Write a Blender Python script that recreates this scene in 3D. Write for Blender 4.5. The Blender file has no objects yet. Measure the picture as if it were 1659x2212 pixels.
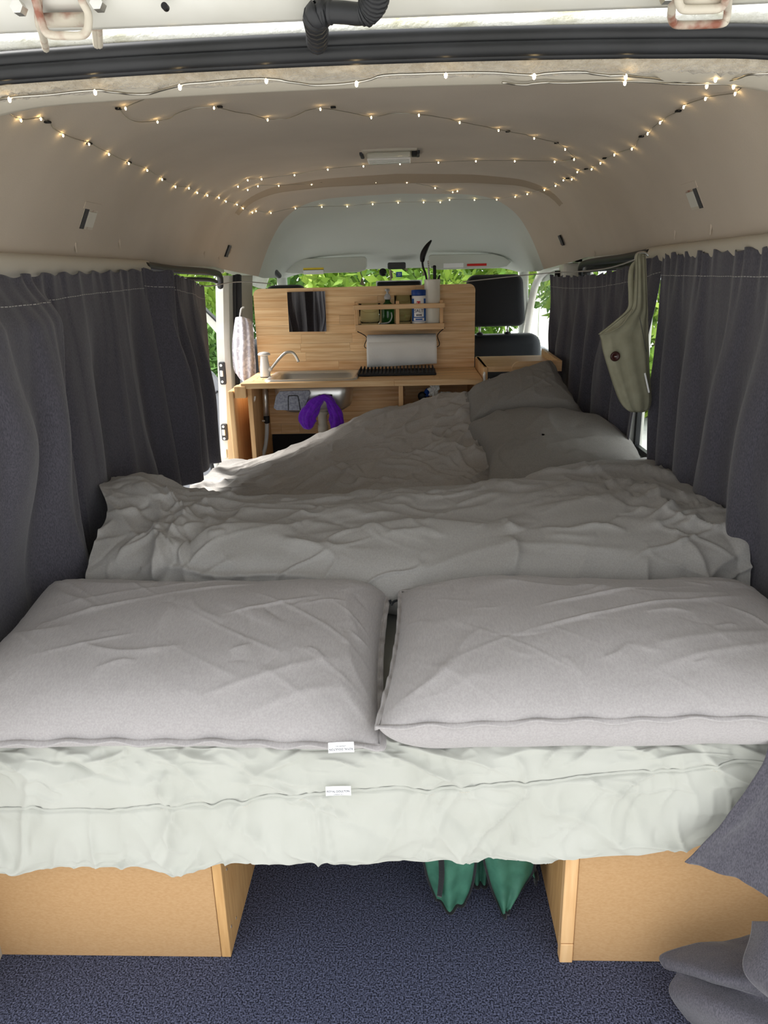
import bpy, bmesh, math, random
import numpy as np
from mathutils import Matrix, Vector
random.seed(7); RNG = np.random.default_rng(11)
S = bpy.context.scene
COL = S.collection

# ---------------------------------------------------------------- camera
F, CX, CY, EYE = 1597.0, 829.5, 1106.0, 1.2
_Y = np.array([885 - CX, 593 - CY, F]); _Y /= np.linalg.norm(_Y)
_D = np.array([955 - CX, 6077 - CY, F]); _D -= _Y * (_D @ _Y); _D /= np.linalg.norm(_D)
_X = np.cross(_D, _Y)
CAM = np.array([0, 0, EYE])
cd = bpy.data.cameras.new('camera'); cam = bpy.data.objects.new('camera', cd); COL.objects.link(cam)
cd.sensor_fit = 'VERTICAL'; cd.sensor_height = 36.0; cd.lens = 36.0 * F / 2212.0; cd.clip_start = 0.02; cd.clip_end = 200
# world axes of camera right / up / back
r_ = Vector((_X[0], _Y[0], -_D[0])); u_ = -Vector((_X[1], _Y[1], -_D[1])); b_ = -Vector((_X[2], _Y[2], -_D[2]))
cam.matrix_world = Matrix(((r_.x, u_.x, b_.x, 0), (r_.y, u_.y, b_.y, 0), (r_.z, u_.z, b_.z, EYE), (0, 0, 0, 1)))
S.camera = cam

# ---------------------------------------------------------------- light
W = bpy.data.worlds.new('overcast_sky'); S.world = W; W.use_nodes = True
wn = W.node_tree.nodes; wl = W.node_tree.links
bg = wn['Background']; bg.inputs['Color'].default_value = (0.94, 0.97, 1.0, 1); bg.inputs['Strength'].default_value = 1.0
sd = bpy.data.lights.new('sun', 'SUN'); sd.energy = 4.0; sd.angle = math.radians(25); sd.color = (1.0, 0.97, 0.93)
sun = bpy.data.objects.new('sun', sd); COL.objects.link(sun); sun.location = (-6, -8, 8)
sun.rotation_euler = Vector((0.64, -0.20, -0.74)).to_track_quat('-Z', 'Y').to_euler()
S.view_settings.view_transform = 'Standard'; S.view_settings.look = 'None'
S.view_settings.exposure = 1.10; S.view_settings.gamma = 1.0; S.view_settings.use_curve_mapping = False

# ---------------------------------------------------------------- helpers
def ray(px, py):
    d = np.array([px - CX, py - CY, F]); return np.array([d @ _X, d @ _Y, -(d @ _D)])
def at(px, py, x=None, y=None, z=None):
    r = ray(px, py)
    t = x / r[0] if x is not None else y / r[1] if y is not None else (z - EYE) / r[2]
    return CAM + r * t

def srgb(r, g, b):
    f = lambda c: (c / 255 / 12.92) if c / 255 <= 0.04045 else ((c / 255 + 0.055) / 1.055) ** 2.4
    return (f(r), f(g), f(b), 1)

MATS = {}
def mat(name, col, rough=0.7, metal=0.0, col2=None, nscale=20, stretch=(1, 1, 1), bump=0.0, bscale=200, bdist=0.002, detail=4,
        spec=0.35, trans=0.0, ior=1.45, alpha=1.0, emit=None, estr=0, sheen=0.0, ramp=(0.35, 0.65), objrand=0.0, bstretch=(1, 1, 1), coat=0):
    m = bpy.data.materials.new(name); m.use_nodes = True; MATS[name] = m
    N = m.node_tree.nodes; L = m.node_tree.links; p = N['Principled BSDF']
    p.inputs['Base Color'].default_value = col; p.inputs['Roughness'].default_value = rough; p.inputs['Metallic'].default_value = metal
    p.inputs['Specular IOR Level'].default_value = spec; p.inputs['IOR'].default_value = ior
    p.inputs['Transmission Weight'].default_value = trans; p.inputs['Alpha'].default_value = alpha
    p.inputs['Sheen Weight'].default_value = sheen; p.inputs['Coat Weight'].default_value = coat
    if emit: p.inputs['Emission Color'].default_value = emit; p.inputs['Emission Strength'].default_value = estr
    tc = N.new('ShaderNodeTexCoord'); out = None
    def noise(sc, st, det):
        mp = N.new('ShaderNodeMapping'); mp.inputs['Scale'].default_value = st
        if objrand:
            oi = N.new('ShaderNodeObjectInfo'); mul = N.new('ShaderNodeVectorMath'); mul.operation = 'SCALE'
            cb = N.new('ShaderNodeCombineXYZ')
            for k in 'XYZ': L.new(oi.outputs['Random'], cb.inputs[k])
            mul.inputs['Scale'].default_value = 37.0; L.new(cb.outputs[0], mul.inputs[0]); L.new(mul.outputs[0], mp.inputs['Location'])
        nz = N.new('ShaderNodeTexNoise'); nz.inputs['Scale'].default_value = sc; nz.inputs['Detail'].default_value = det
        L.new(tc.outputs['Object'], mp.inputs['Vector']); L.new(mp.outputs[0], nz.inputs['Vector']); return nz
    if col2:
        nz = noise(nscale, stretch, detail); rp = N.new('ShaderNodeValToRGB')
        rp.color_ramp.elements[0].position = ramp[0]; rp.color_ramp.elements[1].position = ramp[1]
        rp.color_ramp.elements[0].color = col; rp.color_ramp.elements[1].color = col2
        L.new(nz.outputs['Fac'], rp.inputs['Fac']); out = rp.outputs['Color']
        if objrand:
            oi = N.new('ShaderNodeObjectInfo'); hv = N.new('ShaderNodeHueSaturation'); mr = N.new('ShaderNodeMapRange')
            mr.inputs['To Min'].default_value = 1 - objrand; mr.inputs['To Max'].default_value = 1 + objrand
            L.new(oi.outputs['Random'], mr.inputs['Value']); L.new(mr.outputs[0], hv.inputs['Value']); L.new(out, hv.inputs['Color']); out = hv.outputs['Color']
        L.new(out, p.inputs['Base Color'])
    if bump:
        nb = noise(bscale, bstretch, 3); bp = N.new('ShaderNodeBump'); bp.inputs['Strength'].default_value = bump; bp.inputs['Distance'].default_value = bdist
        L.new(nb.outputs['Fac'], bp.inputs['Height']); L.new(bp.outputs[0], p.inputs['Normal'])
    return m

M = MATS
mat('liner', srgb(200, 187, 170), 0.95, col2=srgb(190, 177, 160), nscale=3, bump=0.25, bscale=350, sheen=0.2, spec=0.1)
mat('felt_liner', srgb(186, 176, 158), 1.0, col2=srgb(168, 156, 136), nscale=120, bump=0.9, bscale=260, bdist=0.004, sheen=0.4, spec=0.05)
mat('cab_liner', srgb(204, 208, 200), 0.9, bump=0.2, bscale=300, spec=0.15)
mat('ridge_shade', srgb(180, 165, 146), 1.0, bump=0.3, bscale=300, spec=0.05)  # brown tone stands in for shade along the headliner ridge
mat('smooth_trim', srgb(196, 189, 174), 0.55, bump=0.1, bscale=150)
mat('white_paint', srgb(226, 225, 218), 0.35, col2=srgb(205, 203, 192), nscale=5, spec=0.5)
mat('rusty_paint', srgb(200, 192, 176), 0.5, col2=srgb(140, 88, 70), nscale=34, ramp=(0.50, 0.68), spec=0.5)
mat('mossy_paint', srgb(230, 230, 224), 0.8, col2=srgb(150, 145, 95), nscale=16, stretch=(1, 1, 1), ramp=(0.52, 0.8), bump=0.7, bscale=120, bdist=0.004)
mat('rubber', srgb(24, 25, 27), 0.45, col2=srgb(36, 37, 40), nscale=12, spec=0.5)
mat('rubber_grey', srgb(66, 67, 70), 0.6)
mat('carpet', srgb(16, 19, 34), 1.0, col2=srgb(110, 116, 146), nscale=330, ramp=(0.40, 0.70), bump=0.35, bscale=500, bdist=0.005, detail=12, spec=0.05, sheen=0.15)
mat('mdf', srgb(188, 152, 110), 0.75, col2=srgb(178, 140, 97), nscale=260, stretch=(0.6, 1, 1.2), ramp=(0.3, 0.7), bump=0.08, bscale=300, detail=6)
mat('mdf_edge', srgb(205, 163, 110), 0.8, col2=srgb(190, 147, 95), nscale=120, stretch=(1, 1, .1))
mat('particle_board', srgb(196, 158, 112), 0.6, col2=srgb(176, 136, 90), nscale=60, stretch=(1, .3, 1), detail=5)
mat('pine', srgb(240, 208, 160), 0.5, col2=srgb(208, 158, 104), nscale=3.5, stretch=(1.4, 20, 26), ramp=(0.3, 0.75), detail=4, objrand=0.10, spec=0.4)
mat('pine_plain', srgb(232, 198, 152), 0.5, col2=srgb(208, 164, 114), nscale=3.5, stretch=(1.4, 22, 26), ramp=(0.3, 0.75), detail=3, spec=0.4)
mat('pine_upright', srgb(232, 194, 144), 0.5, col2=srgb(206, 158, 106), nscale=3.5, stretch=(20, 20, 1.6), ramp=(0.3, 0.75), detail=3, spec=0.4)
mat('pine_pale', srgb(214, 184, 150), 0.55, col2=srgb(196, 160, 124), nscale=3.0, stretch=(1.2, 20, 26), ramp=(0.3, 0.7), detail=3)
mat('sage_sheet', srgb(182, 183, 176), 0.9, col2=srgb(176, 177, 169), nscale=8, bump=0.12, bscale=700, bdist=0.001, sheen=0.2, spec=0.1)
mat('pillow_cloth', srgb(172, 168, 168), 0.95, col2=srgb(162, 158, 158), nscale=350, stretch=(1, .25, 1), detail=5, bump=0.25, bscale=500, bdist=0.0015, sheen=0.2, spec=0.08)
mat('duvet_cloth', srgb(164, 162, 159), 0.95, col2=srgb(155, 153, 150), nscale=350, stretch=(1, .25, 1), detail=5, bump=0.2, bscale=450, bdist=0.0015, sheen=0.15, spec=0.08)
mat('dark_cloth', srgb(166, 162, 157), 0.95, col2=srgb(157, 153, 148), nscale=350, stretch=(1, .25, 1), detail=5, bump=0.2, bscale=450, bdist=0.0015, sheen=0.1, spec=0.08)
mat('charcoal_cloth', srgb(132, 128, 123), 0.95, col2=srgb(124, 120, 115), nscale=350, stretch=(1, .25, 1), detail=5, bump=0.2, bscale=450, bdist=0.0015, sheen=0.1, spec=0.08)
mat('curtain', srgb(68, 67, 74), 0.95, col2=srgb(88, 86, 94), nscale=600, stretch=(1, 1, .3), detail=3, bump=0.3, bscale=600, bdist=0.001, sheen=0.25, spec=0.05)
mat('stitch', srgb(176, 174, 170), 0.9)
mat('tote', srgb(158, 156, 134), 0.9, col2=srgb(146, 144, 122), nscale=30, bump=0.2, bscale=500, bdist=0.001)
mat('button', srgb(58, 28, 24), 0.3)
mat('steel', srgb(222, 221, 216), 0.34, metal=0.9, bump=0.04, bscale=200)
mat('wire', srgb(190, 186, 176), 0.3, metal=1.0)
mat('black_plastic', srgb(20, 20, 22), 0.5)
mat('black_fabric', srgb(25, 26, 30), 0.8, bump=0.3, bscale=300, sheen=0.2)
mat('vinyl', srgb(30, 33, 38), 0.45, bump=0.15, bscale=250)
mat('white_plastic', srgb(238, 236, 232), 0.35)
mat('cream_ceramic', srgb(226, 222, 208), 0.3, coat=0.3)
mat('paper', srgb(236, 234, 228), 0.95, bump=0.4, bscale=120, bdist=0.002)
mat('tag_cloth', srgb(244, 245, 246), 0.8)
mat('ink', srgb(26, 30, 58), 0.8)
mat('red_ink', srgb(206, 44, 40), 0.7)
mat('blue_plastic', srgb(26, 66, 140), 0.4)
mat('blue_ink', srgb(40, 92, 165), 0.6)
mat('felt', srgb(158, 162, 174), 1.0, col2=srgb(126, 130, 144), nscale=120, detail=6, bump=0.5, bscale=300)
mat('purple', srgb(112, 30, 190), 0.95, col2=srgb(90, 18, 164), nscale=60, bump=0.5, bscale=350, sheen=0.4)
mat('towel', srgb(226, 222, 226), 1.0, col2=srgb(196, 192, 200), nscale=60, bump=0.8, bscale=240, bdist=0.003, ramp=(.45, .55), detail=1)
mat('green_nylon', srgb(66, 118, 98), 0.6, col2=srgb(56, 104, 86), nscale=40, bump=0.15, bscale=500)
mat('glass', (0.93, 0.97, 0.95, 1), 0.02, trans=1.0, ior=1.45, spec=0.5)
mat('clear_glass', (0.90, 0.95, 0.88, 1), 0.03, trans=1.0, ior=1.08)
mat('green_glass', srgb(60, 130, 70), 0.05, trans=0.85, ior=1.4)
mat('clear_hose', srgb(214, 218, 222), 0.25, trans=0.5)
mat('mirror', (0.9, 0.9, 0.9, 1), 0.01, metal=1.0)
mat('lens', srgb(232, 230, 216), 0.2, trans=0.35)
mat('yellow_ink', srgb(232, 204, 60), 0.6)
mat('door_grey', srgb(150, 152, 158), 0.7, bump=0.2, bscale=200)
mat('leaf', srgb(96, 138, 48), 0.6, col2=srgb(168, 190, 80), nscale=1.3, ramp=(.35, .7))
mat('leaf_dark', srgb(72, 112, 52), 0.6, col2=srgb(140, 172, 86), nscale=1.3, ramp=(.35, .7))
mat('bark', srgb(128, 112, 96), 0.9, col2=srgb(90, 78, 66), nscale=8, stretch=(6, 6, 1), bump=0.6, bscale=30, bdist=.01)
mat('lawn', srgb(178, 177, 174), 1.0, col2=srgb(190, 189, 185), nscale=2.5, bump=0.6, bscale=60, bdist=.02)
mat('asphalt_ground', srgb(150, 146, 136), 1.0, col2=srgb(132, 128, 118), nscale=12, bump=0.5, bscale=90, bdist=.01)
mat('led', (1, .82, .5, 1), 0.3, emit=(1.0, .72, .34, 1), estr=14)
mat('dash', srgb(70, 72, 76), 0.7)
# glass panes: thin panes transmit straight through
for nm in ('glass',):
    p = M[nm].node_tree.nodes['Principled BSDF']; p.inputs['IOR'].default_value = 1.02; p.inputs['Roughness'].default_value = 0.0

class G:
    def __init__(s): s.v = []; s.f = []; s.n = 0
    def add(s, v, f):
        v = np.asarray(v, float).reshape(-1, 3); s.v.append(v); s.f += [tuple(int(i) + s.n for i in q) for q in f]; s.n += len(v); return s
    def box(s, x0, x1, y0, y1, z0, z1, bev=0.0, seg=2):
        if bev <= 0:
            v = [(x, y, z) for x in (x0, x1) for y in (y0, y1) for z in (z0, z1)]
            return s.add(v, [(0, 1, 3, 2), (4, 6, 7, 5), (0, 4, 5, 1), (2, 3, 7, 6), (0, 2, 6, 4), (1, 5, 7, 3)])
        bm = bmesh.new(); bmesh.ops.create_cube(bm, size=1)
        for q in bm.verts: q.co = ((x0 + x1) / 2 + q.co.x * (x1 - x0), (y0 + y1) / 2 + q.co.y * (y1 - y0), (z0 + z1) / 2 + q.co.z * (z1 - z0))
        bmesh.ops.bevel(bm, geom=bm.edges[:], offset=bev, segments=seg, affect='EDGES', profile=0.5)
        bm.verts.index_update(); v = [tuple(q.co) for q in bm.verts]; f = [[q.index for q in k.verts] for k in bm.faces]; bm.free()
        return s.add(v, f)
    def tube(s, path, r, seg=8, cap=True, flat=None):
        P = np.asarray(path, float); n = len(P); rr = np.broadcast_to(np.asarray(r, float), (n,)); T = np.gradient(P, axis=0)
        T /= np.linalg.norm(T, axis=1)[:, None] + 1e-12
        ref = np.array([0, 0, 1.0]) if abs(T[0, 2]) < .9 else np.array([1.0, 0, 0]); V = []
        nrm = None
        for i in range(n):
            nrm = ref - T[i] * (ref @ T[i]) if nrm is None else nrm - T[i] * (nrm @ T[i]); nrm /= np.linalg.norm(nrm) + 1e-12
            bn = np.cross(T[i], nrm)
            for k in range(seg):
                a = 2 * math.pi * k / seg
                V.append(P[i] + rr[i] * (math.cos(a) * nrm * (flat or 1) + math.sin(a) * bn))
        f = [(i * seg + k, i * seg + (k + 1) % seg, (i + 1) * seg + (k + 1) % seg, (i + 1) * seg + k) for i in range(n - 1) for k in range(seg)]
        if cap: f += [tuple(range(seg))[::-1], tuple((n - 1) * seg + k for k in range(seg))]
        return s.add(V, f)
    def lathe(s, prof, c, seg=24, axis='z', cap=True):
        V = []
        for (r, h) in prof:
            for k in range(seg):
                a = 2 * math.pi * k / seg; p, q = r * math.cos(a), r * math.sin(a)
                V.append({'z': (c[0] + p, c[1] + q, c[2] + h), 'x': (c[0] + h, c[1] + p, c[2] + q), 'y': (c[0] + p, c[1] + h, c[2] - q)}[axis])
        n = len(prof)
        f = [(i * seg + k, i * seg + (k + 1) % seg, (i + 1) * seg + (k + 1) % seg, (i + 1) * seg + k) for i in range(n - 1) for k in range(seg)]
        if cap: f += [tuple(range(seg))[::-1], tuple((n - 1) * seg + k for k in range(seg))]
        return s.add(V, f)
    def grid(s, P, wrap=False):
        a, b = P.shape[:2]; o = np.arange(a * b).reshape(a, b)
        q = np.stack([o[:-1, :-1], o[1:, :-1], o[1:, 1:], o[:-1, 1:]], -1).reshape(-1, 4)
        if wrap: q = np.concatenate([q, np.stack([o[:-1, -1], o[1:, -1], o[1:, 0], o[:-1, 0]], -1)])
        return s.add(P.reshape(-1, 3), q.tolist())
    def prism(s, poly, y0, y1, plane='xz'):
        n = len(poly); mk = {'xz': lambda a, b, d: (a, d, b), 'yz': lambda a, b, d: (d, a, b), 'xy': lambda a, b, d: (a, b, d)}[plane]
        V = [mk(a, b, y0) for a, b in poly] + [mk(a, b, y1) for a, b in poly]
        return s.add(V, [tuple(range(n)), tuple(range(2 * n - 1, n - 1, -1))] + [(i, (i + 1) % n + 0, (i + 1) % n + n, i + n)[::-1] for i in range(n)])

def wpos(o):
    p = np.zeros(3)
    while o: p = p + np.array(o.location); o = o.parent
    return p
def obj(name, g, m, parent=None, smooth=False, solid=0, normals=True):
    me = bpy.data.meshes.new(name); v = np.concatenate(g.v); v = v - wpos(parent)
    me.from_pydata(v.tolist(), [], g.f); me.update()
    if normals and len(g.f) < 60000:
        bm = bmesh.new(); bm.from_mesh(me); bmesh.ops.recalc_face_normals(bm, faces=bm.faces[:]); bm.to_mesh(me); bm.free()
    if smooth: me.polygons.foreach_set('use_smooth', [True] * len(me.polygons))
    me.materials.append(M[m] if isinstance(m, str) else m)
    o = bpy.data.objects.new(name, me); COL.objects.link(o); o.parent = parent
    if solid:
        md = o.modifiers.new('thick', 'SOLIDIFY'); md.thickness = solid; md.offset = 0
    return o
def tag(o, label, cat, group=None, kind=None):
    o['label'] = label; o['category'] = cat
    if group: o['group'] = group
    if kind: o['kind'] = kind
    return o
def thing(name, label, cat, loc=(0, 0, 0), group=None):
    o = bpy.data.objects.new(name, None); COL.objects.link(o); o.location = loc; o.empty_display_size = .05
    return tag(o, label, cat, group)
def struct(name, g, m, label, cat, smooth=False, **k):
    o = obj(name, g, m, None, smooth, **k); o['kind'] = 'structure'; o['label'] = label; o['category'] = cat; return o
def smat(a, b, x): t = np.clip((np.asarray(x, float) - a) / (b - a), 0, 1); return t * t * (3 - 2 * t)
def resample(P, n):
    P = np.asarray(P, float); m = len(P); t = np.linspace(0, m - 1, n); out = []
    for k in t:
        i = min(int(k), m - 2); u = k - i; p0, p1, p2, p3 = P[max(i - 1, 0)], P[i], P[i + 1], P[min(i + 2, m - 1)]
        out.append(.5 * (2 * p1 + (p2 - p0) * u + (2 * p0 - 5 * p1 + 4 * p2 - p3) * u * u + (3 * p1 - p0 - 3 * p2 + p3) * u ** 3))
    return np.array(out)
def hash2(ix, iy, s):
    h = (ix.astype(np.int64) * 374761393 + iy.astype(np.int64) * 668265263 + s * 982451653) & 0x7fffffff
    h = ((h ^ (h >> 13)) * 1274126177) & 0x7fffffff
    return ((h ^ (h >> 16)) & 0xffff) / 65535.0
def vnoise(x, y, s=0):
    ix, iy = np.floor(x), np.floor(y); fx, fy = x - ix, y - iy; fx = fx ** 3 * (fx * (fx * 6 - 15) + 10); fy = fy ** 3 * (fy * (fy * 6 - 15) + 10)
    a, b, c, d = hash2(ix, iy, s), hash2(ix + 1, iy, s), hash2(ix, iy + 1, s), hash2(ix + 1, iy + 1, s)
    return (a * (1 - fx) + b * fx) * (1 - fy) + (c * (1 - fx) + d * fx) * fy - .5
def fbm(x, y, s=0, o=4):
    r = 0; a = 1
    for k in range(o): r = r + a * vnoise(x * 2 ** k + 13.1 * k, y * 2 ** k + 7.7 * k, s + k); a *= .5
    return r
def crease(A, B, segs):
    """sharp folded creases: segs of (a0,b0,a1,b1,amp,width[,asym])"""
    h = np.zeros_like(A)
    for q in segs:
        a0, b0, a1, b1, amp, w = q[:6]; asym = q[6] if len(q) > 6 else 2.0
        L = math.hypot(a1 - a0, b1 - b0) + 1e-9; tx, ty = (a1 - a0) / L, (b1 - b0) / L
        s = ((A - a0) * tx + (B - b0) * ty) / L
        bend = .06 * L * np.sin(s * 5 + a0 * 40)
        d = -(A - a0) * ty + (B - b0) * tx + bend
        win = np.clip(1 - (2 * s - 1) ** 2, 0, 1) ** .7
        ww = np.where(d > 0, w, w * asym)
        h += amp * np.exp(-np.sqrt((d / ww) ** 2 + .02) + .14) * win
    return h
def ridged(A, B, wl, ws, th, seed, warp=.35, sharp=2.0):
    # folds of length ~wl and spacing ~ws running along direction th
    c, s_ = math.cos(th), math.sin(th); u, v = (A * c + B * s_) / wl, (-A * s_ + B * c) / ws
    v = v + warp * 3 * vnoise(u * 1.3 + 5, v * .35 + 9, seed + 50); n = vnoise(u, v, seed) * 2
    r = np.clip(1 - np.sqrt((n * 2.2) ** 2 + .01), 0, 1) ** sharp
    return r
def rand_creases(n, a0, a1, b0, b1, lmin, lmax, amp, w, ang=None, spread=math.pi, seed=0):
    r = np.random.default_rng(seed); out = []
    for _ in range(n):
        x, y = r.uniform(a0, a1), r.uniform(b0, b1); L = lmin + (lmax - lmin) * r.random() ** 2
        t = r.uniform(0, math.pi) if ang is None else ang + spread * r.normal() * .5
        out.append((x, y, x + L * math.cos(t), y + L * math.sin(t), amp * r.uniform(.3, 1) * r.choice((1, 1, -.8)), w * r.uniform(.5, 1.4), r.uniform(1, 3.5)))
    return out
def displace(P, h):
    du = np.gradient(P, axis=0); dv = np.gradient(P, axis=1); n = np.cross(du, dv); n /= np.linalg.norm(n, axis=2)[..., None] + 1e-12
    return P + n * h[..., None], n
def text(name, body, size, m, parent, origin, xdir, ydir, off=.0006):
    """lettering as a thin mesh lying in the plane of xdir, ydir (centred)"""
    c = bpy.data.curves.new(name, 'FONT'); c.body = body; c.size = size; c.align_x = 'CENTER'; c.align_y = 'CENTER'; c.extrude = .0002
    t = bpy.data.objects.new(name, c); COL.objects.link(t)
    dg = bpy.context.evaluated_depsgraph_get(); me = bpy.data.meshes.new_from_object(t.evaluated_get(dg)); bpy.data.objects.remove(t)
    x = Vector(xdir).normalized(); y = Vector(ydir).normalized(); n = x.cross(y); o = Vector(origin) + n * off - Vector(wpos(parent))
    for v in me.vertices: v.co = o + x * v.co.x + y * v.co.y + n * v.co.z
    me.materials.clear(); me.materials.append(M[m]); ob = bpy.data.objects.new(name, me); COL.objects.link(ob); ob.parent = parent; return ob

XC = -0.045                                     # centre line of the van
WL, WR = XC - 0.77, XC + 0.77

# ---------------------------------------------------------------- the van shell
PR = np.array([0, .3, .5, .6, .66, .70, .735, .77]); PZ = np.array([1.575, 1.566, 1.545, 1.51, 1.465, 1.405, 1.33, 1.25])
_rr = np.linspace(0, .77, 60); _zz = np.interp(_rr, PR, PZ)
for _ in range(12): _zz[1:-1] = (_zz[:-2] + 2 * _zz[1:-1] + _zz[2:]) / 4
def roof(x, y):
    T = np.interp(y, [.9, 1.06, 1.2, 1.35, 3.10, 3.20, 3.27, 3.36, 3.6, 3.9, 4.2, 4.45], [1.49, 1.49, 1.55, 1.575, 1.575, 1.570, 1.552, 1.547, 1.515, 1.435, 1.325, 1.235])
    w = np.interp(y, [.9, 3.1, 3.3, 3.62, 3.7, 4.45], [.77, .77, .75, .665, .66, .66]); b = np.interp(y, [.9, 3.2, 3.7, 4.45], [1.25, 1.25, 1.2, 1.2])
    r = np.clip(np.abs(x - XC) * .77 / w, 0, .77)
    return b + (T - b) * (np.interp(r, _rr, _zz) - 1.25) / (1.575 - 1.25)
def roof_w(y): return np.interp(y, [.9, 3.1, 3.3, 3.62, 3.7, 4.45], [.77, .77, .75, .665, .66, .66])
def hit_roof(px, py, off=.004):
    r = ray(px, py)
    for t in np.linspace(.8, 5, 3000) / r[1]:
        p = CAM + r * t
        if p[2] >= roof(p[0], p[1]) - off or abs(p[0] - XC) > .769: return p
    return p
def roof_mesh(y0, y1, n):
    ys = np.linspace(y0, y1, n); us = np.sin(np.linspace(-math.pi / 2, math.pi / 2, 61))
    P = np.array([[(XC + u * roof_w(y), y, float(roof(XC + u * roof_w(y), y))) for u in us] for y in ys]); return P
def roof_split(u): return 3.46 + .16 * smat(.45, .9, np.abs(u))
us = np.sin(np.linspace(-math.pi / 2, math.pi / 2, 81))
P = np.array([[(XC + u * roof_w(y), y, float(roof(XC + u * roof_w(y), y))) for y in np.linspace(1.05, roof_split(u), 120)] for u in us])
ceil = struct('ceiling', G().grid(P), 'liner', 'beige felt headliner over the sleeping area of the van', 'ceiling', smooth=True)
P2 = np.array([[(XC + u * roof_w(y), y, float(roof(XC + u * roof_w(y), y))) for y in np.linspace(roof_split(u), 4.45, 50)] for u in us])
struct('ceiling.001', G().grid(P2), 'cab_liner', 'pale grey green moulded headliner sloping down over the cab', 'ceiling', smooth=True)
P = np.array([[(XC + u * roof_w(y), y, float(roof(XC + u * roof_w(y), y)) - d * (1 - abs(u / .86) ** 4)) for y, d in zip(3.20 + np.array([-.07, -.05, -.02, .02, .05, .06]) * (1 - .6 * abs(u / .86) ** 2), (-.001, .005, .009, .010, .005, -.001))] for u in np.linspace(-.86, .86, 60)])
struct('ridge_shade_band', G().grid(P), 'ridge_shade', 'added brown band painting the shade along the headliner ridge before the cab roof', 'trim', smooth=True)  # added strip: shade under the ceiling ridge painted as a brown band
# outer skin of the roof
ys = np.linspace(1.25, 4.5, 40); us = np.linspace(-1, 1, 41)
P = np.array([[(XC + u * (.86 - .04 * max(0, y - 3)), y, float(np.interp(abs(u), [0, .6, .85, 1], [1.64, 1.62, 1.52, 1.24]) - .10 * smat(3.5, 4.5, y))) for u in us] for y in ys])
struct('roof_skin', G().grid(P), 'white_paint', 'white painted outer roof skin of the van', 'van roof', smooth=True)
# gutter ledge above the rear opening, mossy
g = G()
xs = np.linspace(-.74, .74, 80); pro = [(.905, 1.432), (.890, 1.437), (.884, 1.442), (.892, 1.452), (.93, 1.478), (1.02, 1.53), (1.12, 1.59), (1.22, 1.625), (1.3, 1.64)]
P = np.array([[(XC + x, y, z - .05 * max(0, abs(x) - .42) ** 1.3 * 4) for (y, z) in pro] for x in xs]); g.grid(P)
struct('trim_1', g, 'mossy_paint', 'white roof gutter with moss above the tailgate opening', 'gutter', smooth=True)
# rear frame arch: path of inner opening
def arch(off, n=120, top=1.418):
    pts = [(-.735, .0), (-.735, .5), (-.73, .9), (-.705, 1.12), (-.655, 1.27), (-.57, 1.37), (-.46, 1.408), (-.3, top), (0, top + .004)]
    pts += [(-x, z) for x, z in pts[-2::-1]]; C = resample([(x, 0, z) for x, z in pts], n)
    T = np.gradient(C, axis=0); T /= np.linalg.norm(T, axis=1)[:, None]; N = np.stack([-T[:, 2], 0 * T[:, 0], T[:, 0]], 1)
    C = C + N * off; C[:, 0] += XC; return C
def arch_surf(secs, n=120, wob=0):
    rows = []
    for (y, o) in secs:
        c = arch(o, n).copy(); c[:, 1] = y; rows.append(c)
    return np.array(rows)
P = arch_surf([(.898, .022), (.900, .006), (.912, -.006), (.93, -.012), (.955, -.008), (.968, -.001), (.975, .006)], 400)
P[1:-1, :, 2] += .0012 * RNG.normal(size=P[1:-1, :, 2].shape)
struct('trim_2', G().grid(P), 'felt_liner', 'fuzzy beige felt edge around the tailgate opening', 'trim', smooth=True)
P = arch_surf([(.972, .004), (.985, .000), (1.02, -.002), (1.045, .002), (1.055, .012), (1.062, .03), (1.07, .075)])
struct('trim_3', G().grid(P), 'smooth_trim', 'smooth cream inner header panel behind the felt edge', 'trim', smooth=True)
g = G()
c = arch(.003, 200); c[:, 1] = .889; g.tube(c, .0085, 10)
c = arch(.014, 200); c[:, 1] = .887; g.tube(c, .0080, 10)
c = arch(-.002, 200); c[:, 1] = .899; g.tube(c, .005, 8)
struct('trim_4', g, 'rubber', 'black rubber weather seal around the tailgate opening', 'door seal', smooth=True)
# floor
g = G().box(WL, WR, .86, 3.6, -.03, 0)
struct('floor', g, 'carpet', 'dark navy speckled carpet on the van floor', 'floor')
struct('floor.001', G().box(WL, WR, 3.6, 5.0, -.2, -.05), 'rubber_grey', 'grey rubber cab floor under the front seats', 'floor')
# side walls: lower panels, pillars, top rails
def wall(name, side, label, spans, rails):
    g = G(); x0, x1 = (WL - .05, WL) if side < 0 else (WR, WR + .05)
    for (y0, y1, z0, z1) in spans: g.box(x0, x1, y0, y1, z0, z1, .006)
    return struct(name, g, 'white_paint', label, 'wall')
wall('wall_left', -1, 'white painted metal side wall behind the dark grey curtains, with sliding door opening',
     [(.90, 2.20, 0, .62), (.90, 1.12, .62, 1.27), (2.10, 2.25, .62, 1.27), (1.1, 3.4, 1.225, 1.27), (.9, 3.2, -.1, .02)], [])
wall('wall_right', 1, 'white painted metal side wall behind the curtain pair with the tote bag',
     [(.90, 3.45, 0, .62), (.90, 1.12, .62, 1.27), (1.1, 3.5, 1.228, 1.27), (2.46, 2.53, .62, 1.25), (3.3, 3.45, .62, 1.25)], [])
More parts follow.
